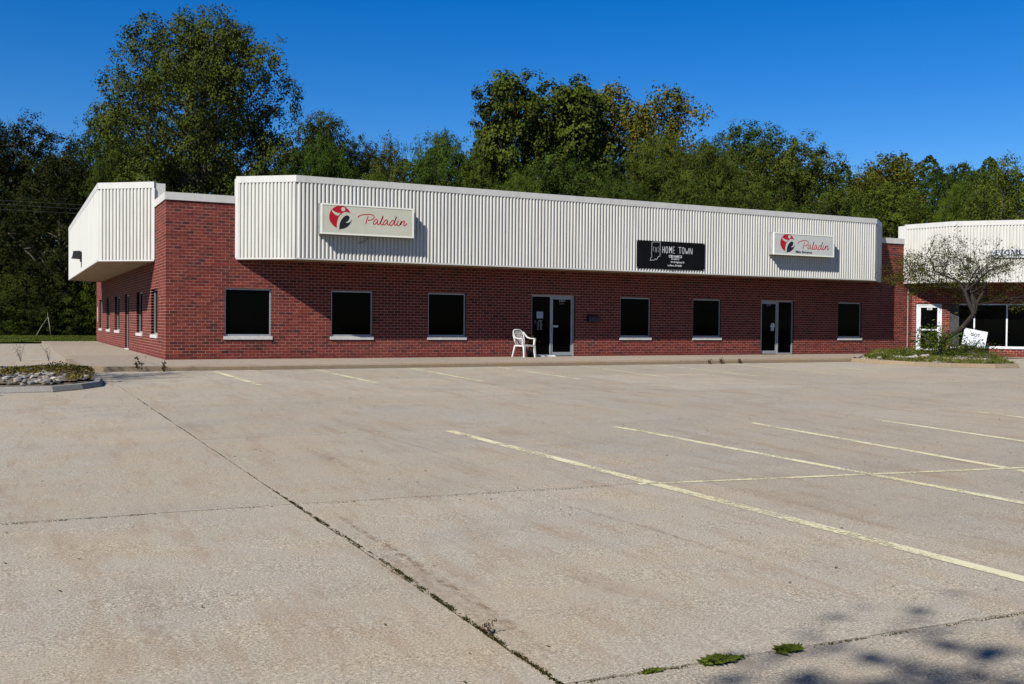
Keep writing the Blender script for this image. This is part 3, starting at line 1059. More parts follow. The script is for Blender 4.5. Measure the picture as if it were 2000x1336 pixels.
d1, la, lb, ga, gb = entrance(front, bld, *DOORS[0], ZS1 + 0.01, 0.014, False)
yy = 0.07 + 0.030
text_mesh("house_number", "2304", 0.125, d1, M_bannerwhite, ((la + lb) / 2, yy, 1.87), 0.003, align='CENTER')
text_mesh("suite_number", "SUITE 1", 0.06, d1, M_bannergrey, ((la + lb) / 2, yy, 1.79), 0.003, align='CENTER')
mb = MB(); mb.box(ga + .19, ga + .44, yy, yy + .003, 1.30, 1.53); mb.build("notice", M_noticeblue, d1)
mb = MB(); mb.box(ga + .10, ga + .17, yy, yy + .003, 1.12, 1.24); mb.build("notice", M_black, d1)
mb = MB()
rg_ = random.Random(4)
mb.box(ga + .27, ga + .40, yy, yy + .002, 1.21, 1.235)
for k in range(8):                                   # opening hours: rows of small print
    z = 1.175 - k * 0.036
    mb.box(ga + .22, ga + .22 + rg_.uniform(.04, .07), yy, yy + .002, z, z + .018)
    mb.box(ga + .32, ga + .32 + rg_.uniform(.06, .10), yy, yy + .002, z, z + .018)
mb.build("opening_hours", M_bannergrey, d1)
mb = MB(); mb.box(la + .005, la + .215, yy, yy + .003, 1.005, 1.07); mb.build("sticker", M_stickergrey, d1)

d2, la, lb, ga, gb = entrance(front, bld, *DOORS[1], ZS1 + 0.01, 0.024, True)
text_mesh("house_number", "2304", 0.12, d2, M_bannergrey, ((la + lb) / 2, yy, 1.88), 0.003, align='CENTER')
mb = MB(); mb.box(lb - .20, lb - .05, yy, yy + .003, 1.16, 1.225); mb.build("sticker", M_stickergrey, d2)
mb = MB(); mb.box(lb - .24, lb - .03, yy, yy + .003, 1.06, 1.155); mb.build("sticker", M_paper, d2)
mb = MB(); mb.box(lb - .22, lb - .07, yy - .001, yy + .002, 0.93, 1.055); mb.build("notice", M_bannerwhite, d2)

def side_door():
    f = MB(side)
    a, b = SDOOR
    f.box(a, a + .06, .08, .16, 0.002, ZS1); f.box(b - .06, b, .08, .16, 0.002, ZS1); f.box(a + .06, b - .06, .08, .16, ZS1 - .06, ZS1)
    dr = f.build("side_door", M_alu, bld, recalc=True)
    g = MB(side); g.box(a + .062, b - .062, .10, .14, .03, ZS1 - .062); g.build("pane", M_glass, dr, recalc=True)
    h = MB(side); h.box(a + .09, a + .12, .03, .10, .95, 1.15); h.build("handle", M_alu, dr, recalc=True)
    t = MB(side); t.box(a + .01, b - .01, -.03, .16, -.01, 0.03); t.build("threshold", M_sill, dr, recalc=True)
side_door()
mb = MB(side); mb.box(24.55, 24.62, -0.03, 0.0, 1.0, 1.75); mb.build("conduit", M_white, bld, recalc=True)
mb = MB(front); mb.box(29.40, 29.42, -0.012, 0.0, 0.0, 2.9); mb.build("expansion_joint", M_white, bld)

# wall coping, roof, fascias
def wall_coping():
    segs = [((-0.03, -0.03, 0.33, 2.36), 's'), ((-0.03, -0.03, 2.10, 0.33), 'f'), ((27.6, -0.03, 29.45, 0.33), 'r')]
    mb = MB()
    mb.prism([(-0.035, -0.035), (2.06, -0.035), (2.06, 0.34), (0.34, 0.34), (0.34, 2.42), (-0.035, 2.42)], ZW - 0.03, ZW + 0.185)
    mb.build("coping", M_cap, bld, recalc=True)
    mb = MB(); mb.prism([(27.5, -0.035), (29.6, -0.035), (29.6, 0.34), (27.5, 0.34)], ZW - 0.03, ZW + 0.19)
    mb.build("coping", M_cap, bld, recalc=True)
    mb = MB(); mb.prism([(-0.035, 22.3), (0.34, 22.3), (0.34, YE + .03), (-0.035, YE + .03)], ZW - 0.03, ZW + 0.185)
    mb.build("coping", M_cap, bld, recalc=True)
    mb = MB(); mb.box(0.3, XE + 19.7, 0.3, YE - .25, ZW - 0.4, ZW - 0.2); mb.build("roof", M_roof, bld)
wall_coping()

def fascia(parent, path, back, zb, zt, cap_first=True, seam=3.05, zig=0.0):
    """path: plan points wall -> outer corner -> ... -> wall, listed so that the outside is on the right"""
    P = [Vector(p) for p in path]
    core = MB()
    inner = []
    for i, p in enumerate(P):
        inner.append((p.x, p.y))
    core.prism(inner + [tuple(b) for b in back], zb + 0.03, zt - 0.04)
    core.build("fascia_core", M_white, parent, recalc=True)
    so = MB()
    so.prism(inner + [tuple(b) for b in back], zb, zb + 0.028)
    so.build("soffit", M_soffit, parent, recalc=True)
    for i, (a, b) in enumerate(zip(P[:-1], P[1:])):
        d = (b - a).normalized(); nrm = Vector((d.y, -d.x))
        mb = MB()
        o = nrm * 0.006
        corrugated(mb, a + o + d * 0.03, b + o - d * 0.0, zb + 0.02, zt - 0.17)
        mb.build("fascia_panel", M_white, parent, smooth=True)
        # lapped sheet joints and fixing screws
        L_ = (b - a).length
        npan = max(1, round(L_ / 0.94))
        mbs = MB(); mbl = MB()
        for k in range(1, npan * 3):
            s_ = L_ * k / (npan * 3)
            q = a + d * (0.03 + (round(s_ / (L_ / max(1, round(L_ / 0.1175)))) * (L_ / max(1, round(L_ / 0.1175)))) + 0.009)
            for zz in (zb + 0.06, zb + (zt - zb) * 0.45, zt - 0.50):
                if k % 3 and zz > zb + 0.1 and (k * 7 + int(zz * 10)) % 3: continue
                o_ = q + nrm * 0.008
                mbs.prism([((o_ + d * x_ + nrm * y_).x, (o_ + d * x_ + nrm * y_).y) for x_, y_ in ((-.007, 0), (.007, 0), (.007, .008), (-.007, .008))], zz - .007, zz + .007)
        if mbs.v:
            tag(mbs.build("screw", M_signbox, parent), kind='stuff')
        # bottom drip edge
        mb = MB()
        q = [a, b, b + nrm * 0.045, a + nrm * 0.045]
        mb.prism([(v.x, v.y) for v in q], zb - 0.012, zb + 0.028)
        mb.build("drip_edge", M_cap, parent, recalc=True)
        # cap in lengths
        L = (b - a).length
        n = max(1, round(L / seam))
        for k in range(n):
            e = 0.05 if k in (0,) and i else 0.0
            s0, s1 = L * k / n + 0.002, L * (k + 1) / n - 0.002
            if i < len(P) - 2 and k == n - 1: s1 += 0.018
            if i > 0 and k == 0: s0 -= 0.016
            out = nrm * (0.050 + (0.001 if k % 2 else 0))
            p0, p1 = a + d * s0, a + d * s1
            inn = nrm * -0.16
            mb = MB()
            mb.prism([((p0 + out).x, (p0 + out).y), ((p1 + out).x, (p1 + out).y), ((p1 + inn).x, (p1 + inn).y), ((p0 + inn).x, (p0 + inn).y)], zt - 0.19, zt + (0.001 if k % 2 else 0.0))
            mb.build("coping", M_cap, parent, recalc=True)
    # end trims where the facet meets the wall
    for (a, b) in ((P[0], P[1]), (P[-1], P[-2])):
        d = (b - a).normalized(); nrm = Vector((d.y, -d.x))
        if (a - P[-1]).length < 1e-6: nrm = -nrm
        mb = MB()
        q = [a - d * 0.02 - nrm * 0.02, a + d * 0.075 - nrm * 0.02, a + d * 0.075 + nrm * 0.052, a - d * 0.02 + nrm * 0.052]
        mb.prism([(v.x, v.y) for v in q], zb + 0.03, zt - 0.192)
        mb.build("corner_trim", M_cap, parent, recalc=True)

FY = -1.17
fascia(bld, [(1.97, -0.005), (3.43, FY), (26.28, FY), (27.8, -0.005)], [(27.8, 0.30), (1.97, 0.30)], ZB, ZT)
fascia(bld, [(-0.005, 22.6), (-1.49, 20.85), (-1.49, 3.60), (-0.005, 2.40)], [(0.30, 2.40), (0.30, 22.6)], ZB, ZT)

# ------------------------------------------------------------------ shop turned 45 degrees at the right
A0 = (XE, 0, 0)
shop = empty("shop_building", A0, R(-45))
tag(shop, "brick shop angled at the right edge with white ribbed fascia and large dark storefront windows", "building")
def build_shop():
    L = 16.0
    holes = [(0.17, 1.18, -1, 2.11), (1.47, 10.2, 0.27, 2.11)]
    mb = MB()
    for a, b, c, d in subtract([(0.0, L, -0.3, ZW)], holes):
        mb.box(a, b, 0.0035, 0.30, c, d)
    mb.build("wall", M_mortar, shop, recalc=True)
    mb = MB()
    for r in brick_rects(0.0, 10.5, -0.1, ZB + 0.05, holes, 9):
        mb.box(r[0], r[1], r[5], 0.10, r[2], r[3], r[4])
    tag(mb.build("brickwork", M_brick, shop, tone=True, recalc=True), kind='stuff')
    mb = MB(); mb.box(0.3, L, 0.3, 9.0, ZW - .35, ZW - .2); mb.build("roof", M_roof, shop)
    # door in white paint
    f = MB()
    a, b, zt = 0.19, 1.17, 2.09
    f.box(a, a + .07, .05, .14, 0.03, zt); f.box(b - .07, b, .05, .14, 0.03, zt); f.box(a + .07, b - .07, .05, .14, zt - .07, zt)
    dr = f.build("entrance", M_whitepaint, shop)
    l = MB()
    l.box(a + .075, a + .17, .07, .12, .05, zt - .075); l.box(b - .17, b - .075, .07, .12, .05, zt - .075)
    l.box(a + .17, b - .17, .07, .12, .05, .24); l.box(a + .17, b - .17, .07, .12, zt - .15, zt - .075); l.box(a + .17, b - .17, .075, .115, .99, 1.05)
    l.build("door_leaf", M_whitepaint, dr)
    p = MB(); p.box(a + .171, b - .171, .09, .10, .241, .989); p.build("pane", M_glass, dr)
    p = MB(); p.box(a + .171, b - .171, .09, .10, 1.051, zt - .151); p.build("pane", M_glass, dr)
    h = MB(); h.tube([(a + .12, .07, .86), (a + .12, .02, .88), (a + .12, .02, 1.10), (a + .12, .07, 1.12)], .012, 6); h.build("handle", M_black, dr)
    mb = MB(); mb.box(.60, .80, .082, .088, 1.84, 1.93); mb.build("number_plate", M_bannerwhite, dr)
    text_mesh("house_number", "401", 0.10, dr, M_inkblack, (.70, .080, 1.85), .002, align='CENTER')
    # storefront windows
    muls = [1.47, 2.40, 3.61, 4.82, 6.03, 7.24, 8.45, 9.66, 10.2]
    for k, (s0, s1) in enumerate(zip(muls[:-1], muls[1:])):
        f = MB()
        w = .028
        f.box(s0, s0 + w, .06, .12, .33, 2.10); f.box(s1 - w, s1, .06, .12, .33, 2.10); f.box(s0 + w, s1 - w, .06, .12, 2.05, 2.10); f.box(s0 + w, s1 - w, .06, .12, .33, .37)
        wd = f.build("window", M_whitepaint, shop)
        p = MB(); p.box(s0 + w + .001, s1 - w - .001, .085, .092, .371, 2.049); p.build("pane", M_glass, wd)
    mb = MB(); mb.box(1.45, 10.22, -.03, .14, .275, .33); mb.build("sill", M_whitepaint, shop)
    mb = MB(); mb.box(1.47, 1.82, .05, .06, .34, 2.09); mb.build("window_panel", M_panelgrey, shop)
build_shop()
def shop_local(x, y):
    d = Vector((x - XE, y)); u = Vector((.70711, -.70711)); n = Vector((.70711, .70711))
    return (d.dot(u), d.dot(n))
fascia(shop, [shop_local(29.18, -0.01), (1.44, -1.435), (14.0, -1.435), (15.5, -0.01)], [(15.5, 0.3), shop_local(29.9, 0.6), shop_local(29.18, 0.35)], ZB, ZT + 0.01)

# ------------------------------------------------------------------ signs
RED = [(4.96, 4.291), (4.932, 4.34), (4.883, 4.411), (4.813, 4.467), (4.743, 4.496), (4.647, 4.514), (4.557, 4.498), (4.468, 4.453), (4.387, 4.385), (4.339, 4.305), (4.311, 4.211), (4.313, 4.118), (4.337, 4.039), (4.389, 3.962), (4.451, 3.906), (4.493, 3.878), (4.541, 3.857), (4.54, 3.964), (4.56, 4.078), (4.594, 4.173), (4.635, 4.232), (4.71, 4.294), (4.765, 4.322), (4.821, 4.333), (4.897, 4.324)]
ARM = [(4.387, 4.388), (4.435, 4.344), (4.504, 4.308), (4.572, 4.289), (4.655, 4.29), (4.607, 4.231), (4.573, 4.209), (4.511, 4.225), (4.442, 4.271), (4.401, 4.322)]
BLK = [(4.624, 3.788), (4.613, 3.867), (4.629, 3.988), (4.67, 4.091), (4.732, 4.174), (4.801, 4.225), (4.849, 4.238), (4.898, 4.224), (4.922, 4.178), (4.912, 4.124), (4.871, 4.068), (4.802, 4.021), (4.85, 4.017), (4.906, 4.03), (4.954, 4.066), (4.994, 4.119), (4.975, 4.054), (4.92, 3.957), (4.837, 3.886), (4.748, 3.841), (4.637, 3.825), (4.632, 3.788)]
PAL = [[(5.18, 4.185), (5.194, 4.221), (5.247, 4.254), (5.346, 4.283), (5.464, 4.298), (5.572, 4.3), (5.645, 4.281), (5.675, 4.239), (5.655, 4.186), (5.592, 4.143), (5.483, 4.12)], [(5.491, 4.25), (5.451, 4.14), (5.419, 4.017)], [(5.781, 4.114), (5.756, 4.163), (5.719, 4.159), (5.674, 4.108), (5.651, 4.055), (5.665, 4.019), (5.711, 4.03), (5.756, 4.078), (5.781, 4.119), (5.767, 4.061), (5.784, 4.02), (5.83, 4.03), (5.875, 4.093), (5.929, 4.192), (5.952, 4.28), (5.911, 4.191), (5.88, 4.093), (5.885, 4.026), (5.926, 4.019), (5.967, 4.063)], [(6.091, 4.126), (6.068, 4.169), (6.022, 4.153), (5.967, 4.081), (5.958, 4.029), (5.995, 4.019), (6.05, 4.063), (6.091, 4.131), (6.085, 4.052), (6.115, 4.018), (6.161, 4.047)], [(6.301, 4.133), (6.262, 4.162), (6.216, 4.138), (6.165, 4.065), (6.17, 4.021), (6.217, 4.017), (6.281, 4.08), (6.327, 4.17), (6.372, 4.286), (6.336, 4.188), (6.304, 4.081), (6.318, 4.026), (6.356, 4.035), (6.392, 4.086)], [(6.429, 4.175), (6.402, 4.095), (6.393, 4.042), (6.43, 4.019), (6.477, 4.046), (6.532, 4.163), (6.495, 4.038), (6.542, 4.115), (6.597, 4.167), (6.627, 4.146), (6.607, 4.079), (6.617, 4.025), (6.655, 4.036), (6.703, 4.098)], [(6.438, 4.222), (6.439, 4.205)]]

FRONT = FY - 0.047                                   # crest of the ribs
def affine(pts, src, dst):
    (x0, x1, z0, z1), (X0, X1, Z0, Z1) = src, dst
    return [(X0 + (x - x0) / (x1 - x0) * (X1 - X0), Z0 + (z - z0) / (z1 - z0) * (Z1 - Z0)) for x, z in pts]

def lightbox(x0, x1, z0, z1, face_mat, label, logo_dst, txt_dst, stroke, main=None, depth=0.27):
    e = empty("lightbox_sign", ((x0 + x1) / 2, FRONT, z0))
    ox, oz = e.location.x, e.location.z
    loc = lambda pts: [(x - ox, z - oz) for x, z in pts]
    tag(e, label, "sign")
    X0, X1, H = x0 - ox, x1 - ox, z1 - z0
    y1 = -depth
    c = MB()
    c.box(X0 - .015, X1 + .015, -0.06, 0.0, -.015, H + .015)
    c.box(X0 + .01, X1 - .01, y1 + .05, -0.06, .01, H - .01)
    c.build("cabinet", M_signbox, e)
    r = MB()
    w = .045
    for q in ((X0, X0 + w, 0, H), (X1 - w, X1, 0, H), (X0 + w, X1 - w, 0, w), (X0 + w, X1 - w, H - w, H)):
        # bevelled rim
        r.box(q[0], q[1], y1, y1 + .05, q[2], q[3])
    r.build("rim", M_signrim, e)
    f = MB(); f.box(X0 + w, X1 - w, y1 + .008, y1 + .045, w, H - w); f.build("face", face_mat, e)
    yf = y1 + .008
    src = (4.311, 4.994, 3.788, 4.514)
    m = MB(); m.plate(loc(affine(RED, src, logo_dst)), yf - .002, yf); lg = m.build("logo", M_red, e, recalc=True)
    m = MB(); m.plate(loc(affine(ARM, src, logo_dst)), yf - .0035, yf - .0021)
    cx, cz = affine([(4.73, 4.405)], src, logo_dst)[0]
    kx = (logo_dst[1] - logo_dst[0]) / (src[1] - src[0]); kz = (logo_dst[3] - logo_dst[2]) / (src[3] - src[2])
    m.plate([(cx - ox + .060 * kx * math.cos(a), cz - oz + .062 * kz * math.sin(a)) for a in np.linspace(0, 2 * math.pi, 20, endpoint=False)], yf - .0035, yf - .0021)
    m.build("logo_figure", face_mat, lg, recalc=True)
    m = MB(); m.plate(loc(affine(BLK, src, logo_dst)), yf - .002, yf); m.build("logo_letter", M_inkblack, lg, recalc=True)
    src = (5.18, 6.703, 4.017, 4.30)
    for k, s in enumerate(PAL):
        m = MB()
        m.ribbon(loc(affine(s, src, txt_dst)), stroke, yf - .002 - .0002 * k, yf)
        m.build("letter", M_darkred, e, recalc=True)
    if main:
        text_mesh("caption", "Main Entrance", main[2], e, M_inkblack, (main[0] - ox, yf - .001, main[1] - oz), .003, bold=.004, xscale=main[3])
    return e
s1_ = lightbox(4.075, 6.93, 3.665, 4.552, M_face_cream, "cream lightbox sign with round red and black logo, nearest the brick corner",
               (4.311, 4.994, 3.788, 4.514), (5.18, 6.703, 4.017, 4.30), .028)
s2_ = lightbox(20.90, 23.83, 3.725, 4.535, M_face_grey, "grey white lightbox sign above the right glass entrance, captioned Main Entrance",
               (21.205, 21.90, 3.793, 4.502), (22.057, 23.577, 3.985, 4.29), .026, main=(21.935, 3.822, 0.125, 1.10))
mb = MB(); mb.tube([(0.05, -.05, -.02), (0.02, -.02, -.10), (-0.12, -.01, -.18), (-0.25, 0.0, -.22)], .008, 5); mb.build("cable", M_black, s1_)
mb = MB(); mb.box(0.08, .115, -.10, -.06, -.05, -.015); mb.build("cable_clip", M_bannerwhite, s1_)

def banner():
    e = empty("vinyl_banner", (16.56, FRONT, 3.05))
    tag(e, "black vinyl banner with white hand lettering and a state outline hung on the ribbed fascia", "banner")
    ox, oz = 16.56, 3.05
    X0, X1, H = 15.115 - ox, 18.0 - ox, 0.955
    nx, nz = 160, 6
    mb = MB()
    def yv(x, z):
        return -0.012 - 0.002 * math.cos((x + .06) * 53.5) * (0.4 + 0.6 * z / H) - 0.016 * math.exp(-((x - 0.02 + 0.01 * z) / 0.06) ** 2) - 0.006 * math.sin(x * 3 + 1)
    def grid(off, flip):
        n0 = len(mb.v)
        for j in range(nz + 1):
            for i in range(nx + 1):
                x = X0 + (X1 - X0) * i / nx; z = H * j / nz
                mb.v.append((x, yv(x, z) + off, z)); mb.t.append(.5)
        for j in range(nz):
            for i in range(nx):
                a = n0 + j * (nx + 1) + i
                q = (a, a + 1, a + nx + 2, a + nx + 1)
                mb.f.append(q if not flip else q[::-1]); mb.mi.append(0)
    grid(0, False); grid(0.003, True)
    mb.build("sheet", M_banner, e, smooth=True)
    y = -0.052
    L = lambda pts: [(a - ox, b - oz) for a, b in pts]
    IND = [(15.744, 3.947), (15.832, 3.969), (16.081, 3.974), (16.082, 3.493), (16.011, 3.472), (15.938, 3.359), (15.885, 3.394), (15.842, 3.337), (15.775, 3.346), (15.672, 3.324), (15.7, 3.405), (15.751, 3.468), (15.728, 3.541), (15.744, 3.947)]
    def onsheet(m):
        m.v = [(vx, yv(vx, vz) - 0.004 + (vy - y), vz) for vx, vy, vz in m.v]
    def fine(pts):
        out = []
        for a, b in zip(pts[:-1], pts[1:]):
            n = max(1, int(math.hypot(b[0] - a[0], b[1] - a[1]) / .012))
            out += [(a[0] + (b[0] - a[0]) * k / n, a[1] + (b[1] - a[1]) * k / n) for k in range(n)]
        return out + [pts[-1]]
    m = MB(); m.ribbon(fine(L(IND)), .014, y - .001, y, smooth=False); onsheet(m); m.build("state_outline", M_bannerwhite, e)
    LET = [[(16.177, 3.824), (16.18, 3.602)], [(16.252, 3.827), (16.255, 3.605)], [(16.179, 3.707), (16.254, 3.714)], [(16.466, 3.607), (16.467, 3.83), (16.510, 3.70), (16.553, 3.828), (16.552, 3.611)], [(16.689, 3.831), (16.609, 3.83), (16.612, 3.607), (16.688, 3.607)], [(16.611, 3.712), (16.686, 3.713)], [(16.841, 3.821), (16.971, 3.823)], [(16.902, 3.821), (16.916, 3.6)], [(17.131, 3.815), (17.176, 3.61), (17.221, 3.712), (17.256, 3.607), (17.296, 3.809)], [(17.335, 3.598), (17.339, 3.817), (17.435, 3.602), (17.443, 3.809)]]
    for grp in (LET[0:3], LET[3:4], LET[4:6], LET[6:8], LET[8:9], LET[9:10]):
        m = MB()
        for s in grp: m.ribbon(fine(L(s)), .022, y - .001, y, smooth=False)
        onsheet(m); m.build("letter", M_bannerwhite, e)
    for cx, cz in ((16.356, 3.714), (17.049, 3.718)):
        m = MB()
        m.ribbon([(cx - ox + .043 * math.cos(a), cz - oz + .108 * math.sin(a)) for a in np.linspace(0, 2 * math.pi, 25)], .022, y - .001, y, smooth=False)
        onsheet(m); m.build("letter", M_bannerwhite, e)
    m = MB()
    for sgn, cx in ((-1, 15.87), (1, 15.965)):
        m.ribbon([(cx - ox + sgn * (.015 + .060 * math.cos(a)), 3.725 - oz + .08 * math.sin(a)) for a in np.linspace(-1.3, 1.3, 8)], .014, y - .001, y)
    for k in range(6):
        z = 3.63 + k * .022
        m.ribbon([(15.885 - ox, z - oz), (15.955 - ox, z - oz)], .011, y - .001, y)
    m.ribbon(L([(15.86, 3.775), (15.92, 3.765), (15.98, 3.775)]), .012, y - .001, y)
    onsheet(m); m.build("mug_emblem", M_bannergrey, e)
    for nm, body, size, x, z, xs, bold in (("subtitle", "CERAMICS", .118, 16.437, 3.457, 1.02, .004), ("address_line", "Located at", .078, 16.545, 3.388, 1.0, .003),
                                           ("address_line", "N US Highway 35", .082, 16.523, 3.276, .97, .003), ("address_line", "La Porte, IN 46350", .082, 16.40, 3.155, .93, .003)):
        t = text_mesh(nm, body, size, e, M_bannerwhite, (0, 0, 0), .002, bold=bold, xscale=xs)
        for v in t.data.vertices:
            v.co.x += x - ox; v.co.z += z - oz
            v.co.y = yv(v.co.x, v.co.z) - 0.006 + v.co.y
    for gx, gzv in ((X0 + .03, .03), (X1 - .03, .03), (X0 + .03, H - .03), (X1 - .03, H - .03)):
        m = MB(); m.box(gx - .015, gx + .015, yv(gx, gzv) - .004, yv(gx, gzv), gzv - .015, gzv + .015); m.build("grommet", M_bannerwhite if gx > 0 and gzv < .1 else M_bannergrey, e)
banner()

def shop_sign():
    e = empty("shop_sign", (0, 0, 0))
    M4 = shop.matrix_basis @ Matrix.Translation((2.78, -1.435 - .045, 3.87))
    e.matrix_world = Matrix.LocRotScale(Vector(A0) + Matrix.Rotation(R(-45), 3, 'Z') @ Vector((2.78, -1.48, 3.87)), Matrix.Rotation(R(-45), 3, 'Z').to_quaternion(), None)
    tag(e, "white shop sign with black serif capitals on the angled fascia behind the small tree", "sign")
    mb = MB(); mb.box(0, 2.6, -.05, 0, .095, .33); mb.build("panel", M_boardwhite, e)
    mb = MB(); mb.box(0.10, 2.6, -.05, 0, 0, .075); mb.build("lower_strip", M_boardwhite, e)
    mb = MB(); mb.box(0.10, 2.6, -.045, 0, .076, .094); mb.build("rule", M_inkblack, e)
    x = .16
    h, w, z0 = .20, .045, .115
    y0, y1 = -.054, -.05
    def stem(a, z_0=z0, z_1=z0 + h, t=w):
        m.box(a, a + t, y0, y1, z_0, z_1)
        m.box(a - .02, a + t + .02, y0, y1, z_0 - .001, z_0 + .02); m.box(a - .02, a + t + .02, y0, y1, z_1 - .02, z_1 + .001)
    def bar(a, b, z, t=.025): m.box(a, b, y0 - .0005, y1, z, z + t)
    for ch in "FIGMENT":
        m = MB()
        if ch in "FE":
            stem(x); bar(x + w, x + .15, z0 + h - .025); bar(x + w, x + .12, z0 + h * .48)
            if ch == "E": bar(x + w, x + .15, z0)
            m.box(x + .135, x + .15, y0, y1, z0 + h - .065, z0 + h - .026); x += .205
        elif ch == "I":
            stem(x); x += .125
        elif ch == "G":
            m.ribbon([(x + .10 + .085 * math.cos(a), z0 + h / 2 + .09 * math.sin(a)) for a in np.linspace(.7, 5.6, 14)], .036, y0, y1)
            m.box(x + .13, x + .17, y0, y1, z0 + .02, z0 + .095); m.box(x + .10, x + .19, y0, y1, z0 + .085, z0 + .102); x += .225
        elif ch == "M":
            stem(x, t=.025); stem(x + .18); m.ribbon([(x + .02, z0 + h), (x + .11, z0 + .02)], .045, y0, y1, False); m.ribbon([(x + .11, z0 + .02), (x + .19, z0 + h)], .02, y0, y1, False); x += .275
        elif ch == "N":
            stem(x, t=.022); stem(x + .15, t=.022); m.ribbon([(x + .01, z0 + h), (x + .16, z0)], .042, y0, y1, False); x += .225
        elif ch == "T":
            stem(x + .06); bar(x - .02, x + .18, z0 + h - .025); x += .2
        m.build("letter", M_inkblack, e)
shop_sign()

# ------------------------------------------------------------------ small things on the wall and walk
def wall_light():
    e = empty("wall_light", (-1.53, 11.4, 3.30))
    tag(e, "small dark floodlight fixed on the white side fascia", "lamp")
    mb = MB()
    mb.hexa([(-.05, -.22, 0.0), (-.05, .22, 0.0), (0, .22, 0.0), (0, -.22, 0.0), (-.05, -.22, .36), (-.05, .22, .36), (0, .22, .36), (0, -.22, .36)])
    mb.hexa([(-.34, -.28, .12), (-.34, .28, .12), (-.05, .28, .10), (-.05, -.28, .10), (-.30, -.28, .38), (-.30, .28, .38), (-.05, .28, .40), (-.05, -.28, .40)])
    mb.build("housing", M_black, e, recalc=True)
    mb = MB(); mb.hexa([(-.36, -.24, .15), (-.36, .24, .15), (-.342, .24, .15), (-.342, -.24, .15), (-.32, -.24, .34), (-.32, .24, .34), (-.302, .24, .34), (-.302, -.24, .34)]); mb.build("lens", M_paper, e, recalc=True)
wall_light()

def mailbox():
    e = empty("mailbox", (14.13, -0.002, 1.21))
    tag(e, "black wall mailbox on the shaded brick between the left entrance and a window", "mailbox")
    mb = MB(); mb.box(-.21, .21, -.12, 0, 0, .17); mb.build("box", M_black, e)
    mb = MB(); mb.hexa([(-.22, -.135, .165), (.22, -.135, .165), (.22, 0, .172), (-.22, 0, .172), (-.22, -.13, .18), (.22, -.13, .18), (.22, 0, .205), (-.22, 0, .205)]); mb.build("lid", M_black, e)
mailbox()

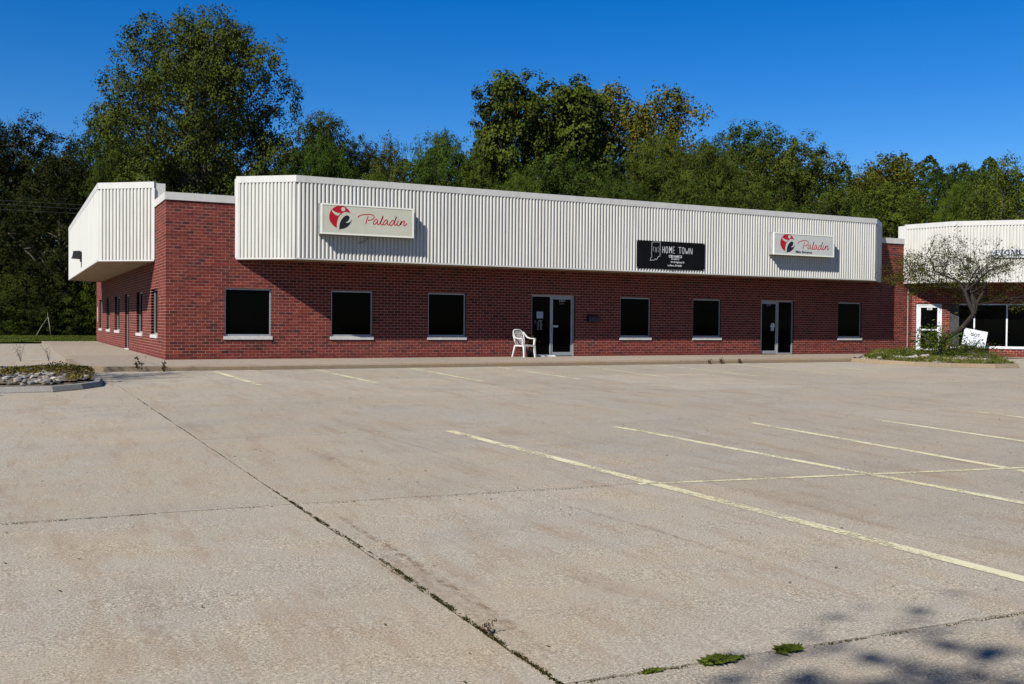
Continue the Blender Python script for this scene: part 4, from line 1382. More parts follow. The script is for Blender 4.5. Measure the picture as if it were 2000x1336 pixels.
def chair():
    e = empty("plastic_chair", (11.03, -0.88, walk_z(11, -.9)), R(15))
    e.scale = (.95, .95, .95)
    tag(e, "white moulded plastic garden chair with lattice back beside the left entrance", "chair")
    # seat
    n = 8
    mb = MB()
    def pt(x, y): return 0.42 + 0.02 * (y + .22) / -.44 + 0.012 * (abs(x) / .24) ** 2 - (0.02 if y < -.20 else 0)
    slats = [(-.24, .24)]
    g0 = len(mb.v)
    ys = [-.25, -.22, -.12, 0, .12, .22]
    xs = [-.24, -.12, 0, .12, .24]
    for lay in (0, -.022):
        for y in ys:
            for x in xs: mb.v.append((x * (1 - .12 * (y + .25)), y, pt(x, y) + lay)); mb.t.append(.5)
    nx_ = len(xs); off = len(xs) * len(ys)
    for j in range(len(ys) - 1):
        for i in range(nx_ - 1):
            a = g0 + j * nx_ + i
            mb.f += [(a, a + 1, a + nx_ + 1, a + nx_), (off + a + nx_, off + a + nx_ + 1, off + a + 1, off + a)]; mb.mi += [0, 0]
    mb.box(-.25, .25, -.262, -.245, .37, .43); mb.box(-.252, -.236, -.25, .22, .375, .425); mb.box(.236, .252, -.25, .22, .375, .425)
    mb.build("seat", M_chair, e)
    # legs (tapered, splayed)
    for sx in (-1, 1):
        for fy, name in ((-1, 0), (1, 0)):
            mb = MB()
            xt, yt = sx * .232, (-.235 if fy < 0 else .20)
            xb, yb = sx * .255, (-.275 if fy < 0 else .33)
            a, b = (.036, .022)
            mb.hexa([(xb - b, yb - b, 0), (xb + b, yb - b, 0), (xb + b, yb + b, 0), (xb - b, yb + b, 0),
                     (xt - a, yt - a, .40), (xt + a, yt - a, .40), (xt + a, yt + a, .40), (xt - a, yt + a, .40)])
            mb.build("leg", M_chair, e)
    # arms: band from the arch of the back down to the front support
    for sx in (-1, 1):
        mb = MB()
        path = [(sx * .235, .315, .86), (sx * .262, .26, .78), (sx * .285, .17, .69), (sx * .292, .05, .655), (sx * .292, -.12, .65), (sx * .282, -.225, .645)]
        for p, q in zip(path[:-1], path[1:]):
            mb.hexa([(p[0] - .028, p[1], p[2] - .02), (p[0] + .028, p[1], p[2] - .02), (q[0] + .028, q[1], q[2] - .02), (q[0] - .028, q[1], q[2] - .02),
                     (p[0] - .028, p[1], p[2] + .012), (p[0] + .028, p[1], p[2] + .012), (q[0] + .028, q[1], q[2] + .012), (q[0] - .028, q[1], q[2] + .012)])
        mb.hexa([(sx * .245 - .025, -.25, .40), (sx * .245 + .025, -.25, .40), (sx * .245 + .025, -.20, .40), (sx * .245 - .025, -.20, .40),
                 (sx * .280 - .028, -.25, .64), (sx * .280 + .028, -.25, .64), (sx * .280 + .028, -.19, .64), (sx * .280 - .028, -.19, .64)])
        mb.build("arm", M_chair, e)
    # back: rim and lattice
    def bk(x, t):        # t 0 seat .. 1 top
        return (x, .205 + .16 * t + .03 * (1 - (x / .26) ** 2), .42 + .53 * t)
    rim = [(-.20, 0), (-.225, .3), (-.235, .6), (-.215, .82), (-.15, .95), (0, 1.0), (.15, .95), (.215, .82), (.235, .6), (.225, .3), (.20, 0)]
    mb = MB()
    mb.tube([bk(x, t) for x, t in rim], .021, 6)
    b = mb.build("backrest", M_chair, e, smooth=True)
    mb = MB()
    for x in (-.15, -.09, -.03, .03, .09, .15):
        mb.tube([bk(x * 1.0, .02), bk(x * 1.05, .5), bk(x * .95, .93 - abs(x) * .6)], .010, 4)
    for t, w in ((.25, .215), (.52, .225), (.70, .22), (.82, .20)):
        mb.tube([bk(-w, t), bk(-w / 2, t + .02), bk(0, t + .03), bk(w / 2, t + .02), bk(w, t)], .011, 4)
    mb.build("lattice", M_chair, b)
chair()

def potted_plant():
    e = empty("potted_plant", (11.52, -0.36, walk_z(11.5, -.4)))
    tag(e, "dark potted plant with a few pale blooms behind the white plastic chair", "plant")
    mb = MB()
    n = 12
    prof = [(.10, 0), (.14, .20), (.15, .22), (.15, .25), (.12, .25)]
    ring = [[(r * math.cos(a), r * math.sin(a), z) for a in np.linspace(0, 2 * math.pi, n, endpoint=False)] for r, z in prof]
    mb._add([p for r in ring for p in r], [(i * n + k, i * n + (k + 1) % n, (i + 1) * n + (k + 1) % n, (i + 1) * n + k) for i in range(len(prof) - 1) for k in range(n)] + [tuple(range(n - 1, -1, -1)), tuple((len(prof) - 1) * n + k for k in range(n))])
    mb.build("pot", M_black, e, smooth=True)
    rg = np.random.default_rng(3)
    C = rg.normal(size=(260, 3)) * np.array([.10, .10, .14]) + np.array([0, 0, .45])
    link("foliage", leaf_mesh("potted_foliage", C, rg.normal(size=C.shape) + np.array([0, 0, .4]), .075, .6, rg.uniform(0, .25, 260), M_leaf, rg), e).color = (.5, .4, .4, 1)
    C = rg.normal(size=(9, 3)) * np.array([.08, .08, .12]) + np.array([0, -.06, .47])
    link("blooms", leaf_mesh("potted_blooms", C, rg.normal(size=C.shape) + np.array([0, -1., .4]), .045, 1., np.full(9, .9), M_dry, rg), e).color = (4, 3, 3, 1)
potted_plant()

def newspapers():
    for k, (x, y, w, rz, lab) in enumerate(((11.95, -.22, .34, .1, "folded white paper lying under the sidelight of the left entrance"), (12.45, -.16, .26, -.2, "crumpled white paper at the foot of the left glass door"))):
        e = MB()
        e.hexa([(-w / 2, -.11, .0), (w / 2, -.11, .0), (w / 2, .11, .0), (-w / 2, .11, 0), (-w / 2, -.11, .02), (w / 2 - .05, -.10, .045), (w / 2 - .04, .10, .05), (-w / 2, .11, .03)])
        o = e.build("newspaper", M_boardwhite)
        o.location = (x, y, walk_z(x, y)); o.rotation_euler = (0, 0, rz)
        tag(o, lab, "newspaper", None)
newspapers()

# ------------------------------------------------------------------ planting beds
def stone_meshes():
    out = []
    for k in range(9):
        bm = bmesh.new()
        bmesh.ops.create_icosphere(bm, subdivisions=1, radius=1)
        rg = random.Random(k + 40)
        ax = Vector((rg.gauss(0, 1), rg.gauss(0, 1), rg.gauss(0, 1))).normalized()
        for v in bm.verts:
            v.co *= 1 + rg.uniform(-.22, .16)
            d = v.co.dot(ax)
            if d > .45: v.co -= ax * (d - .45) * .8
            v.co.z *= .62
        me = bpy.data.meshes.new("stone")
        bm.to_mesh(me); bm.free()
        me.materials.append(M_stone)
        out.append(me)
    return out
STONES = stone_meshes()
def put_stone(parent, x, y, z, s, rg, plain=False):
    o = link("stone", STONES[rg.randrange(len(STONES))], parent, (x, y, z))
    o.rotation_euler = (rg.uniform(-.3, .3), rg.uniform(-.3, .3), rg.uniform(0, 6.28))
    o.scale = (s * rg.uniform(.8, 1.35), s * rg.uniform(.7, 1.1), s * rg.uniform(.7, 1.15))
    return o

def offset_in(poly, d):
    n = len(poly)
    P = [Vector(p) for p in poly]
    area = sum(P[i].x * P[(i + 1) % n].y - P[(i + 1) % n].x * P[i].y for i in range(n))
    sg = 1 if area > 0 else -1
    out = []
    for i in range(n):
        a, b, c = P[i - 1], P[i], P[(i + 1) % n]
        n1 = Vector((-(b - a).y, (b - a).x)).normalized() * sg; n2 = Vector((-(c - b).y, (c - b).x)).normalized() * sg
        m = (n1 + n2); m = m / max(.35, m.dot(n1))
        out.append(b + m * d)
    return out

def curb_ring(poly, parent, mat, hgt, w=0.16, open_edges=()):
    inn = offset_in(poly, w); mid = offset_in(poly, .05)
    n = len(poly)
    for i in range(n):
        if i in open_edges: continue
        j = (i + 1) % n
        a, b = Vector(poly[i]), Vector(poly[j])
        g = (b - a).normalized() * .003
        mb = MB()
        ring = []
        for k, s in ((i, g), (j, -g)):
            o, m, q = Vector(poly[k]) + s, mid[k] + s, inn[k] + s
            z = gz(o.x, o.y)
            ring.append([(o.x, o.y, z - .12), (o.x, o.y, z + .015), (m.x, m.y, z + hgt), (q.x, q.y, z + hgt + .004), (q.x, q.y, z - .12)])
        m_ = 5
        mb._add(ring[0] + ring[1], [(q, m_ + q, m_ + (q + 1) % m_, (q + 1) % m_) for q in range(m_)] + [tuple(range(m_ - 1, -1, -1)), tuple(range(m_, 2 * m_))])
        mb.build("curb", mat, parent, recalc=True)
    return inn

def inside(x, y, poly):
    r = False
    n = len(poly)
    for i in range(n):
        a, b = poly[i], poly[(i + 1) % n]
        if (a[1] > y) != (b[1] > y) and x < (b[0] - a[0]) * (y - a[1]) / (b[1] - a[1]) + a[0]: r = not r
    return r

def soil_sheet(poly, parent, zf, mat, step=.25, seed=1):
    xs = [p[0] for p in poly]; ys = [p[1] for p in poly]
    mb = MB()
    rg = random.Random(seed)
    x0, x1, y0, y1 = min(xs), max(xs), min(ys), max(ys)
    nx, ny = int((x1 - x0) / step) + 1, int((y1 - y0) / step) + 1
    idx = {}
    for j in range(ny + 1):
        for i in range(nx + 1):
            x, y = x0 + i * step, y0 + j * step
            mb.v.append((x, y, zf(x, y) + rg.uniform(-.02, .02))); mb.t.append(.5); idx[i, j] = len(mb.v) - 1
    for j in range(ny):
        for i in range(nx):
            if all(inside(mb.v[idx[i + a, j + b]][0], mb.v[idx[i + a, j + b]][1], poly) for a in (0, 1) for b in (0, 1)):
                mb.f.append((idx[i, j], idx[i + 1, j], idx[i + 1, j + 1], idx[i, j + 1])); mb.mi.append(0)
    return mb.build("soil", mat, parent, smooth=True)

LEFT_BED = [(-14, -9.75), (-3.25, -9.88), (-2.72, -9.45), (-2.36, -8.95), (-2.27, -8.2), (-2.27, -6.3), (-2.6, -5.55), (-3.3, -5.15), (-14, -5.1)]
def left_bed():
    e = empty("planting_bed")
    tag(e, kind='structure')
    inn = curb_ring(LEFT_BED, e, M_curb_grey, .105, open_edges=(8,))
    ip = [(p.x, p.y) for p in inn]
    zf = lambda x, y: gz(x, y) + .12 + .08 * max(0, 1 - ((y + 7.3) / 2.6) ** 2)
    mbp = MB()
    mbp.prism(ip, lambda x, y: gz(x, y) - .1, lambda x, y: gz(x, y) + .115)
    mbp.build("soil", M_soil, e)
    soil_sheet(ip, e, zf, M_soil)
    rg = random.Random(11)
    spots = []
    tries = 0
    while len(spots) < 150 and tries < 6000:
        tries += 1
        x = rg.uniform(-6.2, -2.45); y = rg.uniform(-9.75, -5.6)
        if not inside(x, y, ip): continue
        front_ = y < -8.1 + .35 * math.sin(x * 3)
        if not front_ and rg.random() < .9: continue
        if x > -2.95 and rg.random() < .8: continue
        s = .04 + .075 * rg.random() ** 1.6
        if all(math.hypot(x - a, y - b) > (s + c) * .72 for a, b, c in spots):
            spots.append((x, y, s))
    for x, y, s in spots:
        put_stone(e, x, y, zf(x, y) + s * .18, s, rg)
    # creeping moss and dry ground cover
    r2 = np.random.default_rng(12)
    pts = []
    while len(pts) < 15000:
        x, y = r2.uniform(-9, -2.4), r2.uniform(-9.7, -5.2)
        if not inside(x, y, ip): continue
        nn = math.sin(x * 2.1 + 1) + math.sin(y * 2.7 + x) + .6 * math.sin(x * 5 - y * 3)
        k = (y > -8.2) * .9 + (x > -3.0) * .7 + .25 * nn
        if r2.random() < k: pts.append((x, y, zf(x, y) + r2.uniform(0, .05) + .05 * max(0, nn) * r2.random()))
    P = np.array(pts)
    tone = np.clip(.5 + .3 * np.sin(P[:, 0] * 2.5 + 2) * np.cos(P[:, 1] * 2) + r2.normal(0, .15, len(P)), 0, .93)
    tone[r2.random(len(P)) < .15] = 1
    o = link("ground_cover", leaf_mesh("ground_cover", P, r2.normal(size=P.shape) * .6 + np.array([0, 0, 1.]), .05, .6, tone, M_moss, r2), e)
    o.color = (.9, .9, .8, 1); o['kind'] = 'stuff'
left_bed()

def dry_weed(name, loc, h, seed, label, cat="weed", n=6, tint=(.6, .5, .4), leaf=.05):
    rg = np.random.default_rng(seed); pr = random.Random(seed)
    e = empty(name, loc)
    mb = MB()
    C = []
    for k in range(n):
        a = pr.uniform(0, 6.28); l = h * pr.uniform(.6, 1.1); s = pr.uniform(.1, .55)
        p = [Vector((0, 0, 0)), Vector((math.cos(a) * s * l * .35, math.sin(a) * s * l * .35, l * .5)), Vector((math.cos(a) * s * l, math.sin(a) * s * l, l))]
        mb.tube(p, [.006, .004, .002], 4)
        for q in range(7):
            t = pr.uniform(.25, 1.05)
            C.append(p[0].lerp(p[2], t) + Vector((pr.gauss(0, .02), pr.gauss(0, .02), pr.gauss(0, .02))))
    mb.build("stem", M_deadwood, e)
    C = np.array(C)
    o = link("leaves", leaf_mesh(name + "_leaves", C, rg.normal(size=C.shape), leaf * rg.uniform(.6, 1.3, len(C)), .6, rg.uniform(0, .9, len(C)), M_dry, rg), e)
    o.color = (*tint, 1)
    tag(e, label, cat)
    return e
dry_weed("dry_weed", (-3.75, -6.2, .22), .42, 21, "thin dry weed standing behind the stones in the left planting bed, left of two", n=5, leaf=.028)
dry_weed("dry_weed", (-3.2, -6.0, .22), .34, 22, "short dry weed behind the stones in the left planting bed, nearer the lot", n=4, leaf=.028)
dry_weed("curb_weed", (-1.25, -5.05, gz(-1.2, -5.0)), .30, 23, "dark weed with seed heads growing at the curb below the brick corner", n=6, leaf=.07, tint=(.5, .42, .32))
dry_weed("curb_weed", (-0.7, -5.07, gz(-.7, -5)), .22, 24, "low dark weed leaning out of the gutter right of the tall one", n=7, leaf=.06, tint=(.5, .42, .32))
dry_weed("curb_weed", (14.65, -5.88, gz(14.6, -5.9)), .11, 25, "dry brown weed at the curb, left of three before the right windows", n=6, tint=(.8, .6, .4))
dry_weed("curb_weed", (15.05, -5.90, gz(15, -5.9)), .17, 26, "tallest dry brown weed at the curb before the right windows", n=7, tint=(.8, .6, .4))
dry_weed("curb_weed", (15.75, -5.94, gz(15.7, -5.9)), .14, 27, "dry brown weed at the curb, right of three before the right entrance", n=6, tint=(.8, .6, .4))
dry_weed("joint_weed", (-1.70, -25.12, gz(-1.7, -25.1)), .05, 28, "tiny dead weed in the wide joint near the camera", n=9, leaf=.018, tint=(.8, .7, .6))
dry_weed("curb_weed", (-4.2, -10.3, gz(-4.2, -10.3)), .12, 29, "flattened reddish weed in the gutter at the left picture edge", n=9, tint=(1, .6, .5))

RIGHT_BED = [(20.02, -6.15), (20.12, -7.2), (20.42, -8.35), (21.0, -9.2), (22.1, -9.82), (22.98, -9.97), (26.05, -6.9), (27.85, -5.05), (29.6, -3.3), (27.95, -1.65), (24.9, -2.2), (22.5, -4.4)]
def right_bed():
    e = empty("planting_bed")
    tag(e, kind='structure')
    inn = curb_ring(RIGHT_BED, e, M_curb, .125, w=.14, open_edges=(6, 7, 8, 9, 10, 11))
    ip = [(p.x, p.y) for p in inn]
    zf = lambda x, y: gz(x, y) + .10 + .06 * max(0, 1 - math.hypot(x - 24.6, y + 5.6) / 3.5)
    soil_sheet([tuple(p) for p in offset_in(RIGHT_BED, .05)], e, zf, M_gravel, .2, 4)
    mbp = MB(); mbp.prism(ip, -.3, lambda x, y: gz(x, y) + .085); mbp.build("soil", M_soil, e)
    rg = random.Random(31)
    for k in range(70):
        x, y = rg.uniform(20.3, 29), rg.uniform(-9.8, -2)
        if inside(x, y, ip):
            put_stone(e, x, y, zf(x, y) + .02, .04 + .10 * rg.random() ** 3, rg)
    for k in range(12):
        x, y = 21.4 + rg.gauss(0, .35), -6.6 + rg.gauss(0, .35)
        if inside(x, y, ip): put_stone(e, x, y, zf(x, y) + .04, .10 + .08 * rg.random(), rg)
    r2 = np.random.default_rng(33)
    pts = []
    while len(pts) < 9000:
        x, y = r2.uniform(20, 30), r2.uniform(-10, -1.5)
        if not inside(x, y, ip): continue
        nn = math.sin(x * 1.7 + 2) + math.sin(y * 2.1 - x) + .5 * math.sin(4 * x + 3 * y)
        if r2.random() < .25 + .22 * nn: pts.append((x, y, zf(x, y)))
    P = np.array(pts)
    tone = np.clip(.5 + r2.normal(0, .2, len(P)), 0, .93); tone[r2.random(len(P)) < .18] = 1
    o = link("ground_cover", blades_mesh("bed_grass", P, .11, .022, r2, tone, M_grass, 1.1), e)
    o.color = (.85, .85, .8, 1); o['kind'] = 'stuff'
    r3 = np.random.default_rng(34)                       # brownish low creeping cover
    pts = []
    while len(pts) < 6000:
        x, y = r3.uniform(20, 30), r3.uniform(-10, -1.5)
        if not inside(x, y, ip): continue
        if r3.random() < .35 + .3 * math.sin(x * 1.3) * math.cos(y * 1.9 + x): pts.append((x, y, zf(x, y) + r3.uniform(0, .06)))
    P = np.array(pts)
    o = link("ground_cover", leaf_mesh("bed_cover", P, r3.normal(size=P.shape) * .6 + np.array([0, 0, 1.]), .05, .6, r3.uniform(0, 1, len(P)), M_moss, r3), e)
    o['kind'] = 'stuff'
    return zf
rz_ = right_bed()
# walk between bed and shop
mb = MB()
mb.prism([(20.2, -6.0), (22.5, -4.42), (24.9, -2.22), (27.95, -1.67), (29.6, -3.32), (26.07, -6.9), (23.6, -9.4), (34, -19.8), (40, -14), (29.5, -0.02), (20.2, -0.02)], -.3, lambda x, y: min(walk_z(x, y), 0.05 + .001 * x) if y > -4 else gz(x, y) + .06)
def shop_walk():
    m = MB()
    m.prism([(20.203, -6.0), (22.5, -4.42), (24.9, -2.22), (27.95, -1.67), (29.5, -.012), (20.203, -.012)], -.3, lambda x, y: walk_z(x, y))
    m.build("slab", M_walk, walk)
    m = MB()
    m.prism([(29.62, -.03), (27.98, -1.68), (29.63, -3.33), (26.1, -6.88), (24.2, -8.78), (34.5, -19.1), (41.5, -12.0)], -.3, lambda x, y: -.055 + .002 * (x - 29))
    m.build("slab", M_walk, walk)
shop_walk()

def leaf_shrub(loc, n, spread, h, seed, label, tint, size=.07, mat=None):
    rg = np.random.default_rng(seed); pr = random.Random(seed)
    e = empty("leafy_shrub", loc)
    mb = MB()
    for k in range(12):
        a = pr.uniform(0, 6.28); s = pr.uniform(.2, .9)
        mb.tube([(0, 0, 0), (math.cos(a) * s * spread * .5, math.sin(a) * s * spread * .5, h * .5), (math.cos(a) * s * spread, math.sin(a) * s * spread, h * pr.uniform(.7, 1.05))], [.012, .008, .003], 4)
    mb.build("stem", M_bark, e)
    C = rg.normal(size=(n, 3)) * np.array([spread * .5, spread * .5, h * .26]) + np.array([0, 0, h * .5])
    C[:, 2] = np.abs(C[:, 2])
    o = link("foliage", leaf_mesh("shrub_foliage", C, rg.normal(size=C.shape) + np.array([-.3, -.3, .5]), size * rg.uniform(.6, 1.3, n), .4, rg.uniform(0, .93, n), mat or M_leafbright, rg), e)
    o.color = (*tint, 1)
    tag(e, label, "shrub")
leaf_shrub((23.7, -6.35, rz_(23.7, -6.35)), 1500, .75, 1.0, 51, "bright green leafy shrub at the foot of the small tree before the white door", (1.0, 1.05, .9), .10)
leaf_shrub((25.6, -5.9, rz_(25.6, -5.9)), 1100, .95, .5, 52, "low dark green shrub under the leaning white board", (.75, .8, .7), .08)
leaf_shrub((22.3, -6.2, rz_(22.3, -6.2)), 700, .6, .32, 53, "low yellowish green weed patch at the left end of the right planting bed", (1.25, 1.2, .8), .07)
leaf_shrub((20.9, -6.7, rz_(20.9, -6.7)), 500, .5, .22, 54, "small grassy tuft at the curb end of the right planting bed", (1.25, 1.2, .8), .06)
leaf_shrub((24.4, -7.6, rz_(24.4, -7.6)), 700, .9, .25, 55, "ragged low weeds on gravel before the small tree", (1.0, .95, .7), .06)

def board():
    u = Vector((.70711, -.70711, 0)); nn = Vector((-.70711, -.70711, 0))
    P = lambda s, off, z: Vector((XE, 0, 0)) + u * s + nn * off + Vector((0, 0, z))
    c = [P(1.87, .60, .46), P(2.73, .60, .29), P(2.83, .40, .95), P(1.96, .40, 1.12)]
    ex = (c[1] - c[0]).normalized(); ez = ((c[3] - c[0]) - ex * (c[3] - c[0]).dot(ex)).normalized(); ey = ez.cross(ex)
    e = empty("sale_board")
    e.matrix_world = Matrix((ex, ey, ez)).transposed().to_4x4()
    e.location = c[0]
    tag(e, "tilted white board with dark hand lettering leaning before the shop window", "sign")
    W, H = (c[1] - c[0]).length, (c[3] - c[0]).length
    mb = MB(); mb.box(0, W, 0, .02, 0, H); mb.build("panel", M_boardwhite, e)
    text_mesh("lettering", "GOT", .17, e, M_inkblack, (W * .5, -.003, H * .60), .003, bold=.006, align='CENTER')
    m = MB()
    rg = random.Random(8)
    for row, (a, b) in enumerate(((.22, .80), (.28, .74))):
        x = a * W
        while x < b * W:
            l = rg.uniform(.02, .05)
            m.ribbon([(x, H * (.44 - .13 * row)), (x + l * .5, H * (.44 - .13 * row) + rg.uniform(.02, .05)), (x + l, H * (.44 - .13 * row) + rg.uniform(-.01, .02))], .010, -.003, 0)
            x += l + rg.uniform(.02, .05)
    m.build("small_lettering", M_bannergrey, e)
    m = MB()
    m.tube([(W * .15, .03, .02), (W * .15, .03, -.42)], .015, 5); m.tube([(W * .85, .03, .02), (W * .85, .03, -.38)], .015, 5)
    m.build("leg", M_deadwood, e)
board()

# ------------------------------------------------------------------ small branching trees (crab apple)
def branchy_tree(seed, H, spread, leaves, lean=(0, 0), levels=5, radius=None):
    pr = random.Random(seed); rg = np.random.default_rng(seed)
    mb = MB()
    tips = []
    def grow(p, d, L, r, lev):
        n = 3
        pts = [p]; q = p
        dd = d.copy()
        for k in range(n):
            dd = (dd + Vector((pr.gauss(0, .16), pr.gauss(0, .16), pr.gauss(0.02, .12)))).normalized()
            q = q + dd * L / n
            pts.append(q)
        mb.tube(pts, [r * (1 - .45 * k / n) for k in range(n + 1)], 6 if lev < 2 else 4, cap=False)
        if lev >= 3:
            for t in pts[1:]: tips.append(t)
        if lev == levels:
            return
        kids = 4 if lev == 0 else pr.choice((3, 3, 4))
        for k in range(kids):
            a = pr.uniform(0, 6.28)
            perp = dd.orthogonal().normalized(); perp = (Matrix.Rotation(a + k * 2.3, 3, dd) @ perp)
            sp = pr.uniform(.45, .95) if lev else pr.uniform(.55, 1.0)
            nd = (dd + perp * sp * spread).normalized()
            nd.z = nd.z * .85 + (.05 if lev < 3 else -.05)
            start = pts[-1] if k == 0 else pts[pr.choice((1, 2, 2, 3))] if lev else pts[-1]
            grow(start, nd.normalized(), L * pr.uniform(.62, .86), r * .55 * pr.uniform(.75, 1.05), lev + 1)
    L0 = H * .22
    grow(Vector((0, 0, 0)), Vector((lean[0], lean[1], 1)).normalized(), L0, .058, 0)
    T = np.array([tuple(t) for t in tips])
    k = H / T[:, 2].max()
    rx = np.percentile(np.hypot(T[:, 0], T[:, 1]), 93)
    def sp(x, y, z):                              # open the crown out to its real width above the fork
        w = min(1.0, z * k / 0.9)
        q = 1 + (radius / rx - 1) * w if radius else k
        return (x * q, y * q, z * k)
    mb.v = [sp(*p) for p in mb.v]
    T = np.array([sp(*p) for p in T])
    C = T[rg.integers(0, len(T), leaves)] + rg.normal(size=(leaves, 3)) * .07
    tone = rg.uniform(0, .9, leaves); tone[rg.random(leaves) < .12] = 1
    N = rg.normal(size=C.shape) + np.array([-.3, -.2, .4])
    me = leaf_mesh("crab_crown", C, N, .065 * rg.uniform(.6, 1.3, leaves), .5, tone, M_leaf, rg)
    return mb.mesh("crab_trunk", M_barkdark, smooth=True), me
crab = branchy_tree(5, 4.6, 1.3, 13500, radius=3.6)
put_tree("crabapple_tree", crab, (24.6, -5.65, rz_(24.75, -5.65) - .03), 1.0, R(95), (.85, .76, .60), "small sparse crabapple tree with bare grey twigs before the angled shop", "tree")
crab2 = branchy_tree(9, 6.2, .8, 7000)
put_tree("crabapple_tree", crab2, (-7.0, -9.9, -0.15), 1.0, R(100), (.9, .9, .7), "sparse small tree in the left planting bed just outside the picture, casting twig shadows", "tree")

# ------------------------------------------------------------------ background trees
T_BIG = make_tree_meshes("big", 101, 18.5, 6.3, .20, prof_mush, 165, 1.6, 22, 38, .175, outer=.5, lumpy=.16, trunk_r=.42, warm=.004, sub_sigma=.22, shell=(.6, .45), nrand=.55)
T_RND = make_tree_meshes("round", 102, 13.0, 4.8, .10, prof_mush, 85, 1.55, 24, 32, .165, trunk_r=.25, sub_sigma=.17, warm=.004)
T_RND2 = make_tree_meshes("oval", 103, 14.0, 4.4, .10, prof_egg, 85, 1.45, 24, 32, .165, trunk_r=.24, sub_sigma=.17, lumpy=.3, warm=.003)
T_WIL = make_tree_meshes("willow", 104, 11.5, 4.2, .08, prof_mush, 80, 1.4, 26, 36, .21, aspect=.30, droop=.16, sub_sigma=.18, trunk_r=.2, warm=.006, mat=M_leafbright)
T_COT = make_tree_meshes("cotton", 105, 17.0, 3.2, .30, prof_mush, 66, 1.15, 17, 25, .25, aspect=.8, sub_sigma=.22, trunk_r=.2, lumpy=.5, outer=.55, bark=M_barkpale, warm=.01)
T_YEL = make_tree_meshes("yellow", 106, 15.5, 3.4, .28, prof_mush, 62, 1.1, 14, 22, .21, aspect=.75, sub_sigma=.26, trunk_r=.18, lumpy=.4, outer=.5, bark=M_barkpale, warm=.10, nrand=.55)
T_THIN = make_tree_meshes("thin", 107, 11.0, 3.6, .18, prof_egg, 52, 1.2, 16, 28, .155, sub_sigma=.20, trunk_r=.16, lumpy=.4, warm=.02)
T_SHR = make_tree_meshes("understory", 108, 5.0, 3.2, .04, prof_egg, 46, 1.1, 18, 28, .14, sub_sigma=.18, trunk_r=.1, warm=.01)

def plant(x, y, h, w, kind, tint, label, rz, name="tree", group=None, cat="tree"):
    """a tree of height h and crown width w standing at x, y"""
    return put_tree(name, kind, (x, y, -.1), w * (1.0 if kind is T_BIG else 1.12) / 2 / kind[3], R(rz), tint, label, cat, group, sz=h / kind[2])

plant(5.93, 34.57, 19.64, 10.94, T_BIG, (.92, .92, .85), "tallest broad tree standing behind the left end of the brick building", 30, "broadleaf_tree")
plant(29.40, 36.22, 19.35, 6.25, T_COT, (.95, 1.0, .82), "tallest lumpy cottonwood stem with large leaves above the middle of the roof", 200, "cottonwood_tree")
plant(32.35, 35.86, 19.14, 6.72, T_COT, (.95, 1.0, .82), "middle cottonwood stem right beside the tallest one", 320, "cottonwood_tree")
plant(34.92, 35.69, 19.46, 5.44, T_COT, (.95, 1.0, .80), "cottonwood stem touching the yellowing tree", 80, "cottonwood_tree")
plant(27.11, 36.25, 16.41, 3.55, T_COT, (.95, 1.0, .82), "short leafy cottonwood at the left foot of the tall cottonwoods", 20, "cottonwood_tree")
plant(39.90, 37.67, 20.20, 6.75, T_YEL, (1.35, 1.10, .72), "thin tree with yellowing leaves right of the cottonwoods, taller of two", 70, "yellowing_tree")
plant(42.90, 36.16, 19.63, 6.55, T_YEL, (1.35, 1.10, .72), "thin tree with yellowing leaves right of the cottonwoods, lower of two", 190, "yellowing_tree")
plant(33.64, 25.14, 13.46, 6.42, T_WIL, (1.0, .98, .85), "feathery willow in front of the yellowing tree, left of two", 10, "willow_tree")
plant(38.04, 24.05, 13.41, 5.83, T_WIL, (.92, .92, .85), "feathery willow before the dark treetop, right of two", 140, "willow_tree")
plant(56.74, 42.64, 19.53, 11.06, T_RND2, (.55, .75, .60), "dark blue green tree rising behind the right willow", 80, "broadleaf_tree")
plant(46.51, 25.40, 14.35, 8.29, T_RND, (.95, .92, .70), "rounded olive green maple above the right lightbox sign", 60, "maple_tree")
plant(54.11, 26.06, 13.16, 5.83, T_THIN, (1.15, 1.0, .72), "thin brownish topped tree right of the maple, lower of two", 0, "thin_tree")
plant(59.43, 27.87, 14.71, 6.14, T_YEL, (1.1, 1.0, .7), "brown tinged treetop above the gap between the two buildings", 130, "yellowing_tree")
plant(47.68, 18.10, 10.42, 6.42, T_RND2, (.95, 1.05, .72), "mid green tree low behind the gap between the buildings", 220, "broadleaf_tree")
plant(69.31, 31.86, 14.98, 8.56, T_RND, (.55, .72, .6), "dark green tree behind the angled shop", 120, "broadleaf_tree")
plant(55.35, 18.73, 11.01, 3.94, T_WIL, (.95, 1.1, .7), "small bright green tree over the angled shop roof", 250, "bushy_tree")
plant(51.21, 11.85, 11.74, 6.03, T_THIN, (.95, 1.0, .8), "open branched tree at the right picture edge", 190, "thin_tree")
plant(58.17, 17.31, 11.01, 7.16, T_RND, (.8, .85, .68), "dense green tree behind the open branched one at right", 300, "broadleaf_tree")
plant(27.18, 25.03, 11.69, 6.45, T_RND, (.6, .78, .62), "dark green locust in front of the cottonwood", 15, "locust_tree")
plant(23.23, 23.65, 10.01, 3.99, T_WIL, (1.05, 1.15, .75), "bright yellow green bush at the roofline below the cottonwood", 90, "bushy_tree")
plant(23.39, 37.00, 14.50, 6.45, T_WIL, (.72, .95, .72), "soft feathery tree with sky gaps left of the cottonwood", 320, "willow_tree")
plant(22.95, 46.17, 15.70, 4.91, T_THIN, (.85, .78, .75), "dull purplish thin tree between two green crowns", 45, "thin_tree")
plant(19.11, 52.57, 18.33, 7.95, T_RND2, (.5, .56, .48), "dark round crown right of the tallest tree", 10, "broadleaf_tree")
